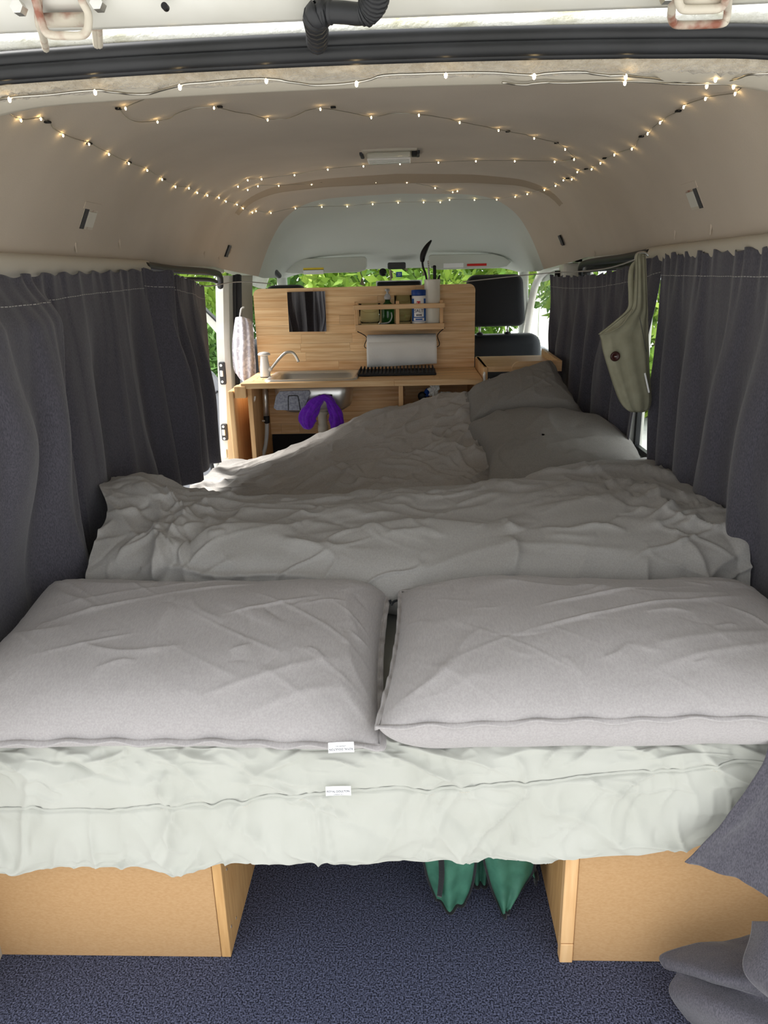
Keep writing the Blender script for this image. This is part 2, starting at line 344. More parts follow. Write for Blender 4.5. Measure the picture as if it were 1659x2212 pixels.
# window panes in the side walls
def pane(name, x, y0, y1, z0, z1, label):
    g = G().box(x - .003, x + .003, y0, y1, z0, z1); o = struct(name, g, 'glass', label, 'window')
    fr = G(); t = .022
    for a in ((y0, y1, z0, z0 + t), (y0, y1, z1 - t, z1), (y0, y0 + t, z0 + t, z1 - t), (y1 - t, y1, z0 + t, z1 - t)): fr.box(x - .008, x + .008, *a)
    obj('window_frame', fr, 'rubber', o); return o
pane('window_1', WR + .025, 1.12, 2.46, .62, 1.228, 'side window behind the right rear curtain')
pane('window_2', WR + .025, 2.53, 3.30, .62, 1.228, 'side window behind the hanging tote bag curtain')
pane('window_3', WL - .025, 1.12, 2.10, .62, 1.225, 'side window behind the left rear curtain')
# pale rail under the headliner
for sd_, nm, lab in ((-1, 'trim_6', 'cream painted roof rail under the left headliner'), (1, 'trim_7', 'cream painted roof rail under the right headliner')):
    g = G(); ys = np.linspace(1.0, 2.35, 30)
    pro = [(.765, 1.262), (.748, 1.258), (.742, 1.245), (.748, 1.222), (.766, 1.205)]
    P = np.array([[(XC + sd_ * a, y, z) for a, z in pro] for y in ys]); g.grid(P); struct(nm, g, 'smooth_trim', lab, 'trim', smooth=True)
    # black seal of the door / window opening ahead of the rail
    g = G().tube(resample([(XC + sd_ * .755, 2.32, 1.245), (XC + sd_ * .75, 2.6, 1.235), (XC + sd_ * .745, 3.05, 1.228), (XC + sd_ * .75, 3.22, 1.215), (XC + sd_ * .77, 3.3, 1.17)], 30), .013, 8)
    g.tube(resample([(XC + sd_ * .765, 2.35, 1.215), (XC + sd_ * .76, 2.6, 1.205), (XC + sd_ * .757, 3.05, 1.20), (XC + sd_ * .76, 3.2, 1.19)], 20), .008, 8)
    struct('trim_8' if sd_ < 0 else 'trim_9', g, 'rubber', 'black rubber strip under the headliner by the ' + ('open doorway' if sd_ < 0 else 'tote bag'), 'door seal', smooth=True)

# left door pillar: white post, grey-black seal, inner trim, latches
g = G()
pz = np.linspace(-.1, 1.215, 40)
pcy = np.interp(pz, [-.1, .45, .7, .95, 1.15, 1.22], [3.20, 3.26, 3.32, 3.37, 3.43, 3.46])
P = np.array([[(WL - .055, y, z), (WL - .05, y - .02, z), (WL - .015, y - .025, z), (WL + .005, y, z), (WL + .004, y + .16, z), (WL - .055, y + .17, z)] for y, z in zip(pcy, pz)])
g.grid(P, wrap=True); pil = struct('door_1', g, 'white_paint', 'white painted door pillar at the open side doorway', 'door frame', smooth=False)
g = G(); g.tube(np.array([(WL + .012 + .010 * math.sin(z * 7), y + .115, z) for y, z in zip(pcy, pz)]), .016, 8); g.tube(np.array([(WL + .010, y + .085, z) for y, z in zip(pcy, pz)]), .008, 8)
obj('rubber_seal', g, 'rubber_grey', pil, True)
g = G(); P = np.array([[(WL + .02 + .02 * math.sin((z - .3) * 5), y + .13, z), (WL + .05 + .02 * math.sin((z - .3) * 5), y + .20, z), (WL + .05, y + .3, z)] for y, z in zip(pcy, pz)]); g.grid(P)
obj('pillar_trim', g, 'smooth_trim', pil, True)
for zc, h in ((.80, .10), (.545, .075)):
    yc = float(np.interp(zc, pz, pcy)); q = obj('latch_plate', G().box(WL - .040, WL - .012, yc - .040, yc - .018, zc - h / 2, zc + h / 2, .006), 'rubber_grey', pil)
    g = G().box(WL - .035, WL - .02, yc - .046, yc - .038, zc - .014, zc + .014, .003)
    for dz in (-.36, .36): g.lathe([(.006, -.004), (.006, .004)], (WL - .027, yc - .041, zc + dz * h), 10, 'y')
    obj('latch_bolt', g, 'steel', q)
g = G(); yc = float(np.interp(.45, pz, pcy)); g.box(WL - .035, WL - .018, yc - .034, yc - .015, .43, .47, .004); obj('latch_plate', g, 'steel', pil)

# right door pillar and driver's side
g = G().box(WR - .06, WR + .04, 3.38, 3.5, 0, 1.23, .012); pr_ = struct('door_2', g, 'white_paint', 'white door pillar behind the driver seat', 'door frame')
g = G().tube([(WR - .065, 3.47, 0), (WR - .07, 3.47, 1.2)], .012, 8); obj('rubber_seal', g, 'rubber', pr_, True)
g = G().box(WR + .0, WR + .06, 3.5, 4.6, -.2, .78, .01); dr = struct('door_3', g, 'door_grey', 'grey driver door panel beside the black seat', 'door')
obj('window_pane', G().box(WR + .025, WR + .03, 3.5, 4.5, .78, 1.22), 'glass', dr)
g = G().tube(resample([(WR + .03, 3.5, 1.225), (WR + .02, 4.1, 1.22), (WR, 4.5, 1.12), (WR, 4.8, .8)], 16), .022, 8); obj('window_frame', g, 'white_paint', dr, True)
g = G(); g.lathe([(.001, 0), (.05, .01), (.06, .04), (.05, .07), (.001, .08)], (WR + .2, 4.55, .93), 14, 'y'); mm = obj('wing_mirror', g, 'white_paint', dr, True)
# windscreen, dashboard, pillars
g = G().add([(XC - .72, 4.46, 1.235), (XC + .72, 4.46, 1.235), (XC + .78, 4.98, .72), (XC - .78, 4.98, .72)], [(0, 1, 2, 3)])
ws = struct('window_4', g, 'glass', 'van windscreen looking out on green bushes', 'windscreen')
for s_ in (-1, 1):
    obj('windscreen_pillar', G().tube([(XC + s_ * .69, 4.44, 1.225), (XC + s_ * .78, 4.98, .70)], .03, 8), 'cab_liner', ws, True)
struct('dashboard', G().box(XC - .78, XC + .78, 4.6, 5.05, .0, .72, .06, 4), 'dash', 'dark grey dashboard below the windscreen', 'dashboard')
struct('wall_front', G().box(XC - .8, XC + .8, 5.05, 5.1, -.3, .72), 'white_paint', 'white front panel of the van under the windscreen', 'wall')
# open passenger door seen through the side doorway (hinged at its front edge, swung out)
dt = thing('cab_door', 'open front door with grey lining and white window frame outside the doorway', 'door', (WL - .1, 3.9, .1))
def dx(px, py, y=3.9): return at(px, py, y=y)[[0, 2]]
poly = [(-1.9, .05), (WL - .06, .05), (WL - .06, .72), tuple(dx(478, 830)), tuple(dx(458, 806)), tuple(dx(437, 790)), (-1.9, .86)]
obj('door_lining', G().prism(poly, 3.885, 3.93), 'door_grey', dt)
a, b = dx(425, 652), dx(486, 712)
d_ = obj('window_frame', G().prism([tuple(a), tuple(b), (b[0] + .02, b[1] - .35), (b[0] - .0, b[1] - .35), (b[0] - .03, b[1] - .03), (a[0], a[1] - .04)], 3.88, 3.92), 'white_paint', dt)
obj('frame_seal', G().prism([tuple(a + [0, .012]), tuple(b + [0, .012]), tuple(b), tuple(a)], 3.875, 3.925), 'rubber', dt)
obj('window_pane', G().box(-1.9, WL - .08, 3.9, 3.904, .72, 1.2), 'glass', dt)
c1 = [at(400, 935, y=3.86), at(440, 955, y=3.86), at(462, 985, y=3.86), at(470, 1015, y=3.86)]
obj('door_sill', G().tube(resample(c1, 14), .016, 8), 'white_paint', dt, True)
obj('sill_seal', G().tube(resample([q + np.array([-.02, 0, -.035]) for q in c1], 14), .013, 8), 'rubber', dt, True)
ln = [at(430, 865, y=3.88), at(450, 860, y=3.88), at(470, 845, y=3.88)]
obj('armrest_line', G().tube(resample(ln, 10), .005, 6), 'rubber_grey', dt, True)

# anchor pockets cut in the headliner
def pocket(px, py, w, h, big):
    p = hit_roof(px, py, .001); sgn = -1 if p[0] < XC else 1
    e = 1e-3; sl = (float(roof(p[0] + e, p[1])) - float(roof(p[0] - e, p[1]))) / (2 * e)
    T = np.array([1, 0, sl]); T /= np.linalg.norm(T); T = T * (-sgn)          # up the slope
    Yv = np.array([0, 1.0, 0]); N = np.cross(Yv, T); N = N if N[0] * sgn < 0 else -N
    def bx(a0, a1, b0, b1, n0, n1):
        g = G(); V = [p + Yv * a + T * b + N * n for a in (a0, a1) for b in (b0, b1) for n in (n0, n1)]
        return g.add(V, [(0, 1, 3, 2), (4, 6, 7, 5), (0, 4, 5, 1), (2, 3, 7, 6), (0, 2, 6, 4), (1, 5, 7, 3)])
    fr = obj('anchor_pocket', bx(-w / 2, w / 2, -h / 2, h / 2, -.004, .0012), 'black_fabric' if not big else 'rusty_paint', ceil)
    if big:
        obj('flap_edge', bx(-w * .62, w * .62, h * .5, h * .85, -.001, .002), 'liner', fr)
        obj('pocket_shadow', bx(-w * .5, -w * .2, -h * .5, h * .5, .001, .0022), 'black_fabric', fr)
        obj('pocket_wall', bx(-w * .2, w * .42, -h * .36, h * .4, .001, .003), 'white_paint', fr)
    else:
        obj('pocket_wall', bx(w * .05, w * .45, -h * .4, h * .4, .001, .003), 'rusty_paint', fr)
pocket(191, 474, .075, .048, True); pocket(1500, 430, .075, .048, True); pocket(495, 543, .07, .05, False); pocket(1210, 520, .07, .045, False)
# little dimples in the headliner
for px, py in ((163, 527), (258, 520), (441, 545), (473, 556), (1536, 488), (1458, 500), (1285, 543)):
    p = hit_roof(px, py, .0); g = G(); g.tube([p + np.array([0, 0, -.02]), p, p + np.array([0, 0, .02])], [.002, .005, .002], 8, flat=.6); obj('dimple', g, 'liner', ceil, True)

# ---------------------------------------------------------------- outside
g = G().add([(-60, -60, -.62), (60, -60, -.62), (60, 60, -.62), (-60, 60, -.62)], [(0, 1, 2, 3)])
struct('ground', g, 'lawn', 'grass and gravel ground around the parked van', 'ground')
def bush(name, label, c, r, n, m, size, cat='bush', trunk=None, seed=0, group=None):
    t = thing(name, label, cat, (c[0], c[1], -.62), group); rg = np.random.default_rng(seed)
    d = rg.normal(size=(n, 3)); d /= np.linalg.norm(d, axis=1)[:, None]; rad = rg.uniform(.35, 1, n) ** .5
    lump = 1 + .25 * np.sin(d[:, 0] * 5 + seed) * np.cos(d[:, 2] * 6 + seed)
    Pc = np.array(c) + d * np.array(r) * (rad * lump)[:, None]; Pc[:, 2] = np.maximum(Pc[:, 2], -.6)
    a = rg.normal(size=(n, 3)); a /= np.linalg.norm(a, axis=1)[:, None]; b = np.cross(a, rg.normal(size=(n, 3))); b /= np.linalg.norm(b, axis=1)[:, None]
    s = size * rg.uniform(.6, 1.4, n)[:, None]
    V = np.stack([Pc - a * s, Pc + b * s * .4, Pc + a * s, Pc - b * s * .4], 1).reshape(-1, 3)
    o = obj('foliage', G().add(V, np.arange(4 * n).reshape(-1, 4).tolist()), m, t, normals=False); o['kind'] = 'stuff'
    g = G()
    for k in range(4):
        q = np.array(c) + rg.uniform(-.6, .6, 3) * np.array(r) * [1, 1, .3]; q[2] = c[2] + r[2] * .4
        g.tube(resample([(c[0] + .1 * k - .15, c[1], -.63), ((c[0] + q[0]) / 2, (c[1] + q[1]) / 2, c[2] * .4), q], 8), np.linspace(.07, .02, 8), 6)
    obj('branches', g, 'bark', t, True); return t
bush('garden_bush', 'bright yellow green bush seen through the windscreen', (.0, 9.5, .9), (1.5, 1.0, 1.6), 7000, 'leaf', .085, seed=1)
bush('garden_bush', 'dense pale green bush seen past the driver headrest', (2.9, 9.7, .9), (1.2, 1.0, 1.8), 6000, 'leaf', .085, seed=2)
bush('garden_bush', 'dark leafy shrub with bare stems beyond the sun visor', (-2.9, 11.2, .9), (1.2, 1.0, 1.7), 5000, 'leaf_dark', .085, seed=3)
bush('garden_shrub', 'tall leafy shrub outside the side doorway', (-2.9, 8.2, .8), (1.1, 1.0, 1.4), 7000, 'leaf', .07, seed=4)
bush('garden_shrub', 'low green shrub seen through the cab door window', (-1.9, 6.6, .15), (.6, .7, .8), 5000, 'leaf_dark', .05, seed=5)
bush('garden_tree', 'tall spreading tree behind the hedge beyond the windscreen', (-.5, 16, 1.6), (3.4, 2.0, 1.8), 6000, 'leaf_dark', .16, 'tree', seed=6)
bush('garden_tree', 'broad leafy tree standing off the passenger side', (-7.5, 12, 2.2), (2.4, 2.2, 3.0), 9000, 'leaf', .14, 'tree', seed=8)
bush('garden_tree', 'loose pale tree standing off the driver side', (6.5, 13, 2.2), (2.4, 2.2, 3.0), 8000, 'leaf', .14, 'tree', seed=9)

# ---------------------------------------------------------------- tailgate
tg = thing('tailgate', 'raised white tailgate above the rear opening, hinged to the roof', 'tailgate', (XC, .8, 1.43))
xs = np.linspace(-.74, .74, 60)
def tg_row(y, z): return [(XC + x, y + .06 * abs(x / .74) ** 4, z - .014 + .05 * max(0, abs(x) - .30) ** 1.5 * (1 if x > 0 else .45)) for x in xs]
P = np.array([tg_row(.83, 1.50), tg_row(.815, 1.462), tg_row(.80, 1.443), tg_row(.785, 1.441), tg_row(.74, 1.455), tg_row(.736, 1.462), tg_row(.70, 1.465), tg_row(.5, 1.50), tg_row(.0, 1.60), tg_row(-.25, 1.66), tg_row(-.25, 1.70), tg_row(.5, 1.58), tg_row(.83, 1.52)])
obj('panel', G().grid(P), 'white_paint', tg, True)
def spot(px, py, r, y=.77):
    p = at(px, py, y=y); return G().lathe([(r, -.003), (r, .003)], p, 14, 'y')
for px, py in ((357, 15),): obj('drain_hole', spot(px, py, .0030, .750), 'black_plastic', tg)
def hinge(pts, pins, bolts, nm='hinge'):
    h = obj(nm, G(), 'rusty_paint', tg) if False else None
    g = G()
    for q in pts: g.tube(resample([at(px, py, y=y) for px, py, y in q], 40), .0036, 8)
    h = obj(nm, g, 'rusty_paint', tg, True)
    g = G()
    for a, b in pins: g.tube([at(*a[:2], y=a[2]), at(*b[:2], y=b[2])], .006, 10)
    obj('hinge_pin', g, 'rusty_paint', h, True)
    for px, py in bolts: obj('bolt', G().lathe([(.0058, -.006), (.0058, .004), (.004, .006)], at(px, py, y=.745), 6, 'y'), 'steel', h)
hinge([[(82, -20, .74), (84, 45, .76), (92, 75, .80), (99, 106, .87)], [(70, -25, .735), (78, 5, .74), (90, 48, .745), (98, 68, .745), (112, 76, .745), (140, 77, .745), (172, 77, .745), (186, 70, .745), (191, 52, .745), (190, 28, .745), (178, 4, .74), (168, -25, .735)], [(198, 15, .77), (203, 45, .80), (209, 98, .87)], [(207, 15, .77), (212, 45, .80), (215, 98, .87)]],
      [((98, 44, .76), (188, 42, .76))], [(42, 18), (213, 10)])
hinge([[(1452, -20, .74), (1452, 10, .76), (1450, 38, .79), (1456, 50, .80), (1470, 54, .80), (1520, 53, .80), (1558, 51, .80), (1568, 44, .80), (1572, 20, .79), (1574, -20, .74)], [(1466, -15, .735), (1466, 4, .74), (1472, 17, .745), (1486, 21, .745), (1530, 20, .745), (1552, 18, .745), (1565, 8, .745), (1569, -15, .735)]],
      [((1470, 2, .75), (1562, 0, .75))], [(1440, -8)])
# corrugated wiring conduit between roof and tailgate
cp = resample([at(685, 92, y=.87), at(685, 68, y=.82), at(682, 38, y=.735), at(698, 27, y=.725), at(740, 27, y=.72), at(778, 30, y=.715), at(800, 18, y=.71), at(812, -4, y=.70), at(815, -30, y=.69)], 260)
tt = np.linspace(0, 1, 260); rad = .0095 + .0018 * np.sign(np.sin(tt * 150)) * ((tt < .42) | (tt > .66)); rad = np.where((tt > .44) & (tt < .64), .0085, rad)
tag(obj('wiring_conduit', G().tube(cp, rad, 12), 'rubber', None, True), 'black corrugated rubber wiring conduit between roof and raised tailgate', 'conduit')

# ---------------------------------------------------------------- bed base boxes
def bed_box(x0, x1, inner, label):
    t = thing('storage_box', label, 'storage box', ((x0 + x1) / 2, 1.04, 0)); zt = .34
    if inner > 0:   # left box: inner side on its right
        obj('front_panel', G().box(x0, x1 - .018, 1.045, 1.061, 0, zt, .001, 1), 'mdf', t)
        s = obj('side_panel', G().box(x1 - .017, x1, 1.045, 2.85, 0, zt, .001, 1), 'mdf_edge', t)
        for yy, zz in ((1.065, .052), (1.075, .175), (1.1, .035)): obj('screw', G().lathe([(.0028, 0), (.0028, .001)], (x1, yy, zz), 10, 'x'), 'steel', s)
    else:
        obj('front_panel', G().box(x0 + .024, x1, 1.045, 1.061, 0, zt, .001, 1), 'mdf', t)
        obj('side_panel', G().box(x0 + .004, x0 + .02, 1.05, 2.85, 0, zt, .001, 1), 'mdf_edge', t)
        e = obj('edge_strip', G().box(x0, x0 + .023, 1.042, 1.062, .044, zt, .001, 1), 'pine_upright', t)
        obj('edge_block', G().box(x0, x0 + .023, 1.041, 1.062, 0, .0425, .001, 1), 'pine_upright', t)
    return t
xl = at(498, 2072, z=0)[0]; xr = at(1208, 2077, z=0)[0]
bed_box(WL + .006, xl, 1, 'left MDF storage box under the bed with screwed side panel')
bed_box(xr, WR - .006, -1, 'right MDF storage box under the bed with pine corner strip')
pf = thing('bed_platform', 'plywood bed platform on the storage boxes under the mattress', 'bed platform', (XC, 1.9, .34))
for k in range(9): obj('slat', G().box(WL + .01, WR - .01, 1.06 + k * .2, 1.06 + k * .2 + .17, .3405, .356, .001, 1), 'pine_plain', pf)
mt = tag(obj('mattress', G().box(WL + .015, WR - .015, 1.035, 2.88, .357, .462, .03, 3), 'sage_sheet', None, True), 'foam mattress lying under the sage bed sheet', 'mattress')

# ---------------------------------------------------------------- sage bed sheet with front drop
def fx(pts, y):   # pixel polyline -> function z(x) on plane y
    q = np.array([at(a, b, y=y) for a, b in pts]); o = np.argsort(q[:, 0]); return lambda x: np.interp(x, q[o, 0], q[o, 2])
SY = 1.012
hem = fx([(-200, 1862), (0, 1866), (40, 1880), (120, 1868), (300, 1866), (380, 1884), (440, 1868), (480, 1858), (560, 1852), (700, 1850), (830, 1852), (1000, 1848), (1180, 1852), (1260, 1846), (1420, 1828), (1540, 1812), (1700, 1790)], SY)
seam = fx([(-200, 1752), (0, 1748), (230, 1746), (480, 1726), (700, 1710), (830, 1704), (1060, 1694), (1250, 1680), (1450, 1668), (1620, 1655), (1750, 1645)], SY)
nx, nt, nd = 420, 60, 130
xs = np.linspace(WL + .012, WR - .012, nx); P = np.zeros((nx, nt + nd, 3))
zt = .475
for i, x in enumerate(xs):
    top = np.stack([np.full(nt, x), np.linspace(1.75, 1.06, nt), np.full(nt, zt)], 1)
    s = np.linspace(0, 1, nd); zz = hem(x); prof = resample([(1.06, zt), (1.036, zt - .006), (1.022, zt - .022), (SY + .003, zt - .055), (SY, (zt + zz) / 2), (SY - .004, zz + .03), (SY - .002, zz)], nd)
    P[i, :nt] = top; P[i, nt:, 0] = x; P[i, nt:, 1:] = prof
arc = np.linspace(-.69, .26, nt + nd)[None, :].repeat(nx, 0); arc = np.where(np.arange(nt + nd)[None, :] >= nt, (np.arange(nt + nd)[None, :] - nt) / nd * .28, (np.arange(nt + nd)[None, :] - nt) / nt * .69)
A, B = P[..., 0], arc
cr = rand_creases(110, WL, WR, -.05, .26, .03, .16, .0055, .0035, seed=3) + rand_creases(26, WL, WR, -.02, .24, .1, .3, .0075, .006, seed=4, ang=.2, spread=1.2) + rand_creases(30, WL, WR, .0, .09, .03, .1, .0055, .005, ang=math.pi / 2, spread=.5, seed=5)
for (a, b, c, d, amp, w) in [(500, 1630, 610, 1712, .005, .006), (590, 1640, 620, 1705, .004, .005), (520, 1760, 700, 1780, .006, .008), (280, 1690, 190, 1745, .006, .006), (130, 1800, 250, 1740, .004, .006), (640, 1735, 560, 1800, -.004, .007),
                             (900, 1850, 990, 1720, .006, .010), (1060, 1720, 1200, 1700, .004, .006), (1310, 1650, 1420, 1600, .005, .006), (1250, 1690, 1420, 1690, .003, .008), (360, 1880, 380, 1820, .010, .012), (20, 1880, 10, 1830, .010, .01), (470, 1860, 620, 1780, .004, .010)]:
    p0, p1 = at(a, b, y=SY), at(c, d, y=SY); cr.append((p0[0], zt - p0[2], p1[0], zt - p1[2], amp, w))
h = 1.6 * crease(A, B, cr) + .006 * fbm(A * 6, B * 8, 5, 2) + .0075 * ridged(A, B, .16, .07, .6, 71, sharp=1.6) + .0065 * ridged(A, B, .12, .055, 2.3, 72, sharp=1.6) + .0048 * ridged(A, B, .07, .03, 1.4, 73) * np.clip(.4 + 2 * vnoise(A * 7, B * 7, 74), 0, 1) + .0036 * ridged(A, B, .05, .022, .1, 75) * np.clip(.4 + 2 * vnoise(A * 8, B * 8, 76), 0, 1)
sz = seam(A); below = smat(0, .004, sz - P[..., 2]) * (np.arange(nt + nd) >= nt)[None, :]
h = h + .0035 * below - .003 * np.exp(-((P[..., 2] - sz) / .003) ** 2) * (np.arange(nt + nd) >= nt)[None, :]
h *= smat(-.4, -.02, B) * .9 + .1
P, Nn = displace(P, -h) if False else displace(P, h * (1 if np.cross(P[1, -5] - P[0, -5], P[0, -4] - P[0, -5])[1] < 0 else -1))
sheet = thing('bed_sheet', 'pale sage green crumpled bed sheet hanging over the front of the bed', 'bed sheet', (XC, SY, .3))
obj('cloth', G().grid(P), 'sage_sheet', sheet, True, normals=False)
# seam ribbon following the sheet
rows = []
for i in range(nx):
    j = nt + int(np.argmin(np.abs(P[i, nt:, 2] - seam(xs[i])))); rows.append(P[i, j] + np.array([0, -.0025, 0]))
rows = np.array(rows)
for _ in range(3): rows[1:-1] = (rows[:-2] + 2 * rows[1:-1] + rows[2:]) / 4
obj('seam', G().grid(np.stack([rows + [0, .001, .0022], rows + [0, -.0008, .001], rows + [0, -.0008, -.003], rows + [0, .002, -.004]], 1)), 'sage_sheet', sheet, True)
g = G()
for i in range(0, nx - 1, 1):
    a, b = rows[i], rows[i] * .45 + rows[i + 1] * .55; g.add([a + [0, -.0018, -.0052], b + [0, -.0018, -.0052], b + [0, -.0018, -.0061], a + [0, -.0018, -.0061]], [(0, 1, 2, 3)])
obj('stitching', g, 'smooth_trim', sheet, normals=False)
def care_tag(parent, c, w, hh, tilt, flip, bend=.0008):
    x = np.array([math.cos(tilt), 0, math.sin(tilt)]); up = np.array([-math.sin(tilt) * .9, .4, math.cos(tilt) * .9]); up /= np.linalg.norm(up)
    us = np.linspace(-1, 1, 15); V = np.array([[np.array(c) + x * u * w / 2 + up * v * hh / 2 + np.array([0, -bend * (u * u), 0]) for v in (-1, 1)] for u in us])
    t = obj('label_tag', G().grid(V), 'tag_cloth', parent, solid=.0008); t['label'] = 'small white cloth label with lettering'
    s = -1 if flip else 1; c2 = np.array(c) + np.array([0, -.0028, -.0005])
    text('lettering', 'ROYAL DOULTON', .0044, 'ink', t, c2 + up * s * .0012 * 0 + up * (-.001 if flip else .001), x * s, up * s)
    text('lettering', 'LONDON 1815', .0024, 'ink', t, c2 - up * s * .0038, x * s, up * s)
    return t
pt_ = at(731, 1708, y=SY - .012); care_tag(sheet, pt_, .041, .0145, .03, False)

# ---------------------------------------------------------------- pillows
def pillow(name, label, corners, T, m, seed, up=(0, 0, 1), topf=.68, group=None, n=220, flange=.010, extra=(), noise=1.0, pinch=.05, ul=5.0, ur=5.0):
    C = np.array(corners, float)   # order: back-left, back-right, front-right, front-left
    u = np.linspace(-1, 1, n)[:, None] * np.ones((1, n)); v = np.ones((n, 1)) * np.linspace(-1, 1, n)[None, :]
    uu = u * (1 - pinch * .6 * (1 - v * v) * np.abs(u) ** 3); vv = v * (1 - pinch * (1 - u * u) * np.abs(v) ** 3)
    s, t = (uu + 1) / 2, (vv + 1) / 2
    base = ((1 - s) * t)[..., None] * C[0] + (s * t)[..., None] * C[1] + (s * (1 - t))[..., None] * C[2] + ((1 - s) * (1 - t))[..., None] * C[3]
    pu = np.where(u < 0, 1 - np.abs(u) ** ul, 1 - np.abs(u) ** ur); pv = np.where(v > 0, 1 - np.abs(v) ** 5.5, 1 - np.abs(v) ** 3.2)
    prof = (np.clip(pu, 0, 1) * np.clip(pv, 0, 1)) ** .58 * (.86 + .14 * (1 - u * u) * (1 - v * v))
    a = np.linalg.norm(C[1] - C[0]); b = np.linalg.norm(C[0] - C[3])
    A, B = u * a / 2, v * b / 2
    cr = rand_creases(34, -a / 2, a / 2, -b / 2, b / 2, .04, .16, .0034 * noise, .0045, seed=seed) + [tuple(e) for e in extra]
    for sx in (-1, 1):
        for sy in (-1, 1):
            for k in range(5):
                an = random.uniform(.2, 1.3); L = random.uniform(.06, .16); x0, y0 = sx * a / 2 * .97, sy * b / 2 * .95
                cr.append((x0, y0, x0 - sx * L * math.cos(an), y0 - sy * L * math.sin(an), random.uniform(.001, .003) * noise, .006))
    for k in range(26):   # puckers along front and back seams
        x0 = random.uniform(-a / 2, a / 2)
        for sy in (-1, 1): cr.append((x0, sy * b / 2, x0 + random.uniform(-.02, .02), sy * (b / 2 - random.uniform(.02, .06)), random.uniform(-.0016, .002), .005))
    h = crease(A, B, cr) + .014 * noise * fbm(A * 4, B * 4, seed, 2) + .0040 * noise * ridged(A, B, .5, .055, .35, seed, sharp=2.5, warp=.2) * np.clip(.4 + 2 * vnoise(A * 6, B * 6, seed + 7), 0, 1) + .0032 * noise * ridged(A, B, .4, .04, 2.5, seed + 9, sharp=2.5, warp=.2) * np.clip(.2 + 2 * vnoise(A * 7, B * 7, seed + 17), 0, 1)
    upv = np.array(up, float); upv /= np.linalg.norm(upv)
    top = base + upv * (T * topf * prof + h * np.clip(prof * 1.6, 0, 1))[..., None]
    bprof = (np.clip(1 - np.abs(u) ** 9, 0, 1) * np.clip(1 - np.abs(v) ** 12, 0, 1)) ** .5
    bot = base - upv * (T * (1 - topf) * bprof + .004 * fbm(A * 14, B * 30, seed + 2, 2) * bprof)[..., None]
    g = G().grid(top); g.grid(bot[::-1])
    th = thing(name, label, 'pillow', C.mean(0) - upv * T * (1 - topf), group)
    obj('pillowcase', g, m, th, True, normals=False)
    # flange / hem all round the seam
    ring = np.concatenate([base[:, 0], base[-1, 1:], base[-2::-1, -1], base[0, -2:0:-1]]); ctr = C.mean(0)
    d = ring - ctr; d -= upv * (d @ upv)[:, None]; nrm = np.linalg.norm(d, axis=1)[:, None]; out = np.zeros_like(ring)
    tg_ = np.roll(ring, -1, 0) - np.roll(ring, 1, 0); out = np.cross(tg_, upv); out /= np.linalg.norm(out, axis=1)[:, None] + 1e-9
    out *= np.sign((out * d).sum(1))[:, None]
    for _ in range(4): out = (np.roll(out, 1, 0) + 2 * out + np.roll(out, -1, 0)) / 4
    wv = (.0016 * np.sin(np.arange(len(ring)) * .27 + seed) + .0012 * np.sin(np.arange(len(ring)) * .10))[:, None] * upv
    R = np.stack([ring - out * .002 + upv * .0035, ring + out * flange * .15 + upv * .0035 + wv, ring + out * flange + upv * .0018 + wv * 2, ring + out * flange - upv * .0018 + wv * 2, ring + out * flange * .15 - upv * .0035 + wv, ring - out * .002 - upv * .0035], 1)
    R = np.concatenate([R, R[:1]], 0); hm = obj('hem', G().grid(R), m, th, True)
    g = G(); k0 = ring + out * flange * .22 + upv * .0043 + wv; k1 = np.roll(k0, -1, 0)
    for i in range(0, len(ring)): g.add([k0[i], k0[i] * .4 + k1[i] * .6, k0[i] * .4 + k1[i] * .6 + out[i] * .0012, k0[i] + out[i] * .0012], [(0, 1, 2, 3)])
    obj('stitching', g, 'rubber_grey' if False else 'dark_cloth', hm, normals=False)
    return th, ring
tr = at(836, 1282, z=.545); br = at(822, 1612, z=.487); bl = (-.785, .992, .50); tl = (-.785, 1.44, .55)
ex = [(-.30, .14, -.18, .02, .0045, .008), (-.06, .10, -.02, -.10, .004, .010), (-.02, .08, .07, -.02, .0035, .009), (-.18, -.08, .02, -.09, .004, .007), (-.12, -.13, -.05, -.12, .003, .005), (-.34, .16, -.05, .15, .003, .010), (.28, .20, .34, -.05, .005, .012), (.30, -.02, .37, -.2, .006, .010)]
pl, ring = pillow('bed_pillow', 'light grey linen pillow with white label on its front corner', [tl, tr, br, bl], .118, 'pillow_cloth', 21, extra=ex, topf=.76, ul=14.0, ur=6.0)
care_tag(pl, at(737, 1614, y=.975), .040, .0155, .05, True)
tl = at(866, 1280, z=.555); bl = at(816, 1572, z=.530); br = (.698, .975, .555); tr = (.700, 1.42, .555)
ex = [(-.2, .12, .05, .10, .0035, .010), (-.02, .09, .25, .06, .0035, .011), (.12, .14, .36, .15, .003, .008), (-.28, .17, -.12, .14, .003, .006), (-.3, -.18, -.2, -.06, .004, .01)]
pillow('bed_pillow', 'light grey linen pillow with drooping pointed corner and visible underside', [tl, tr, br, bl], .150, 'pillow_cloth', 33, extra=ex, topf=.52, flange=.007, ur=9.0)

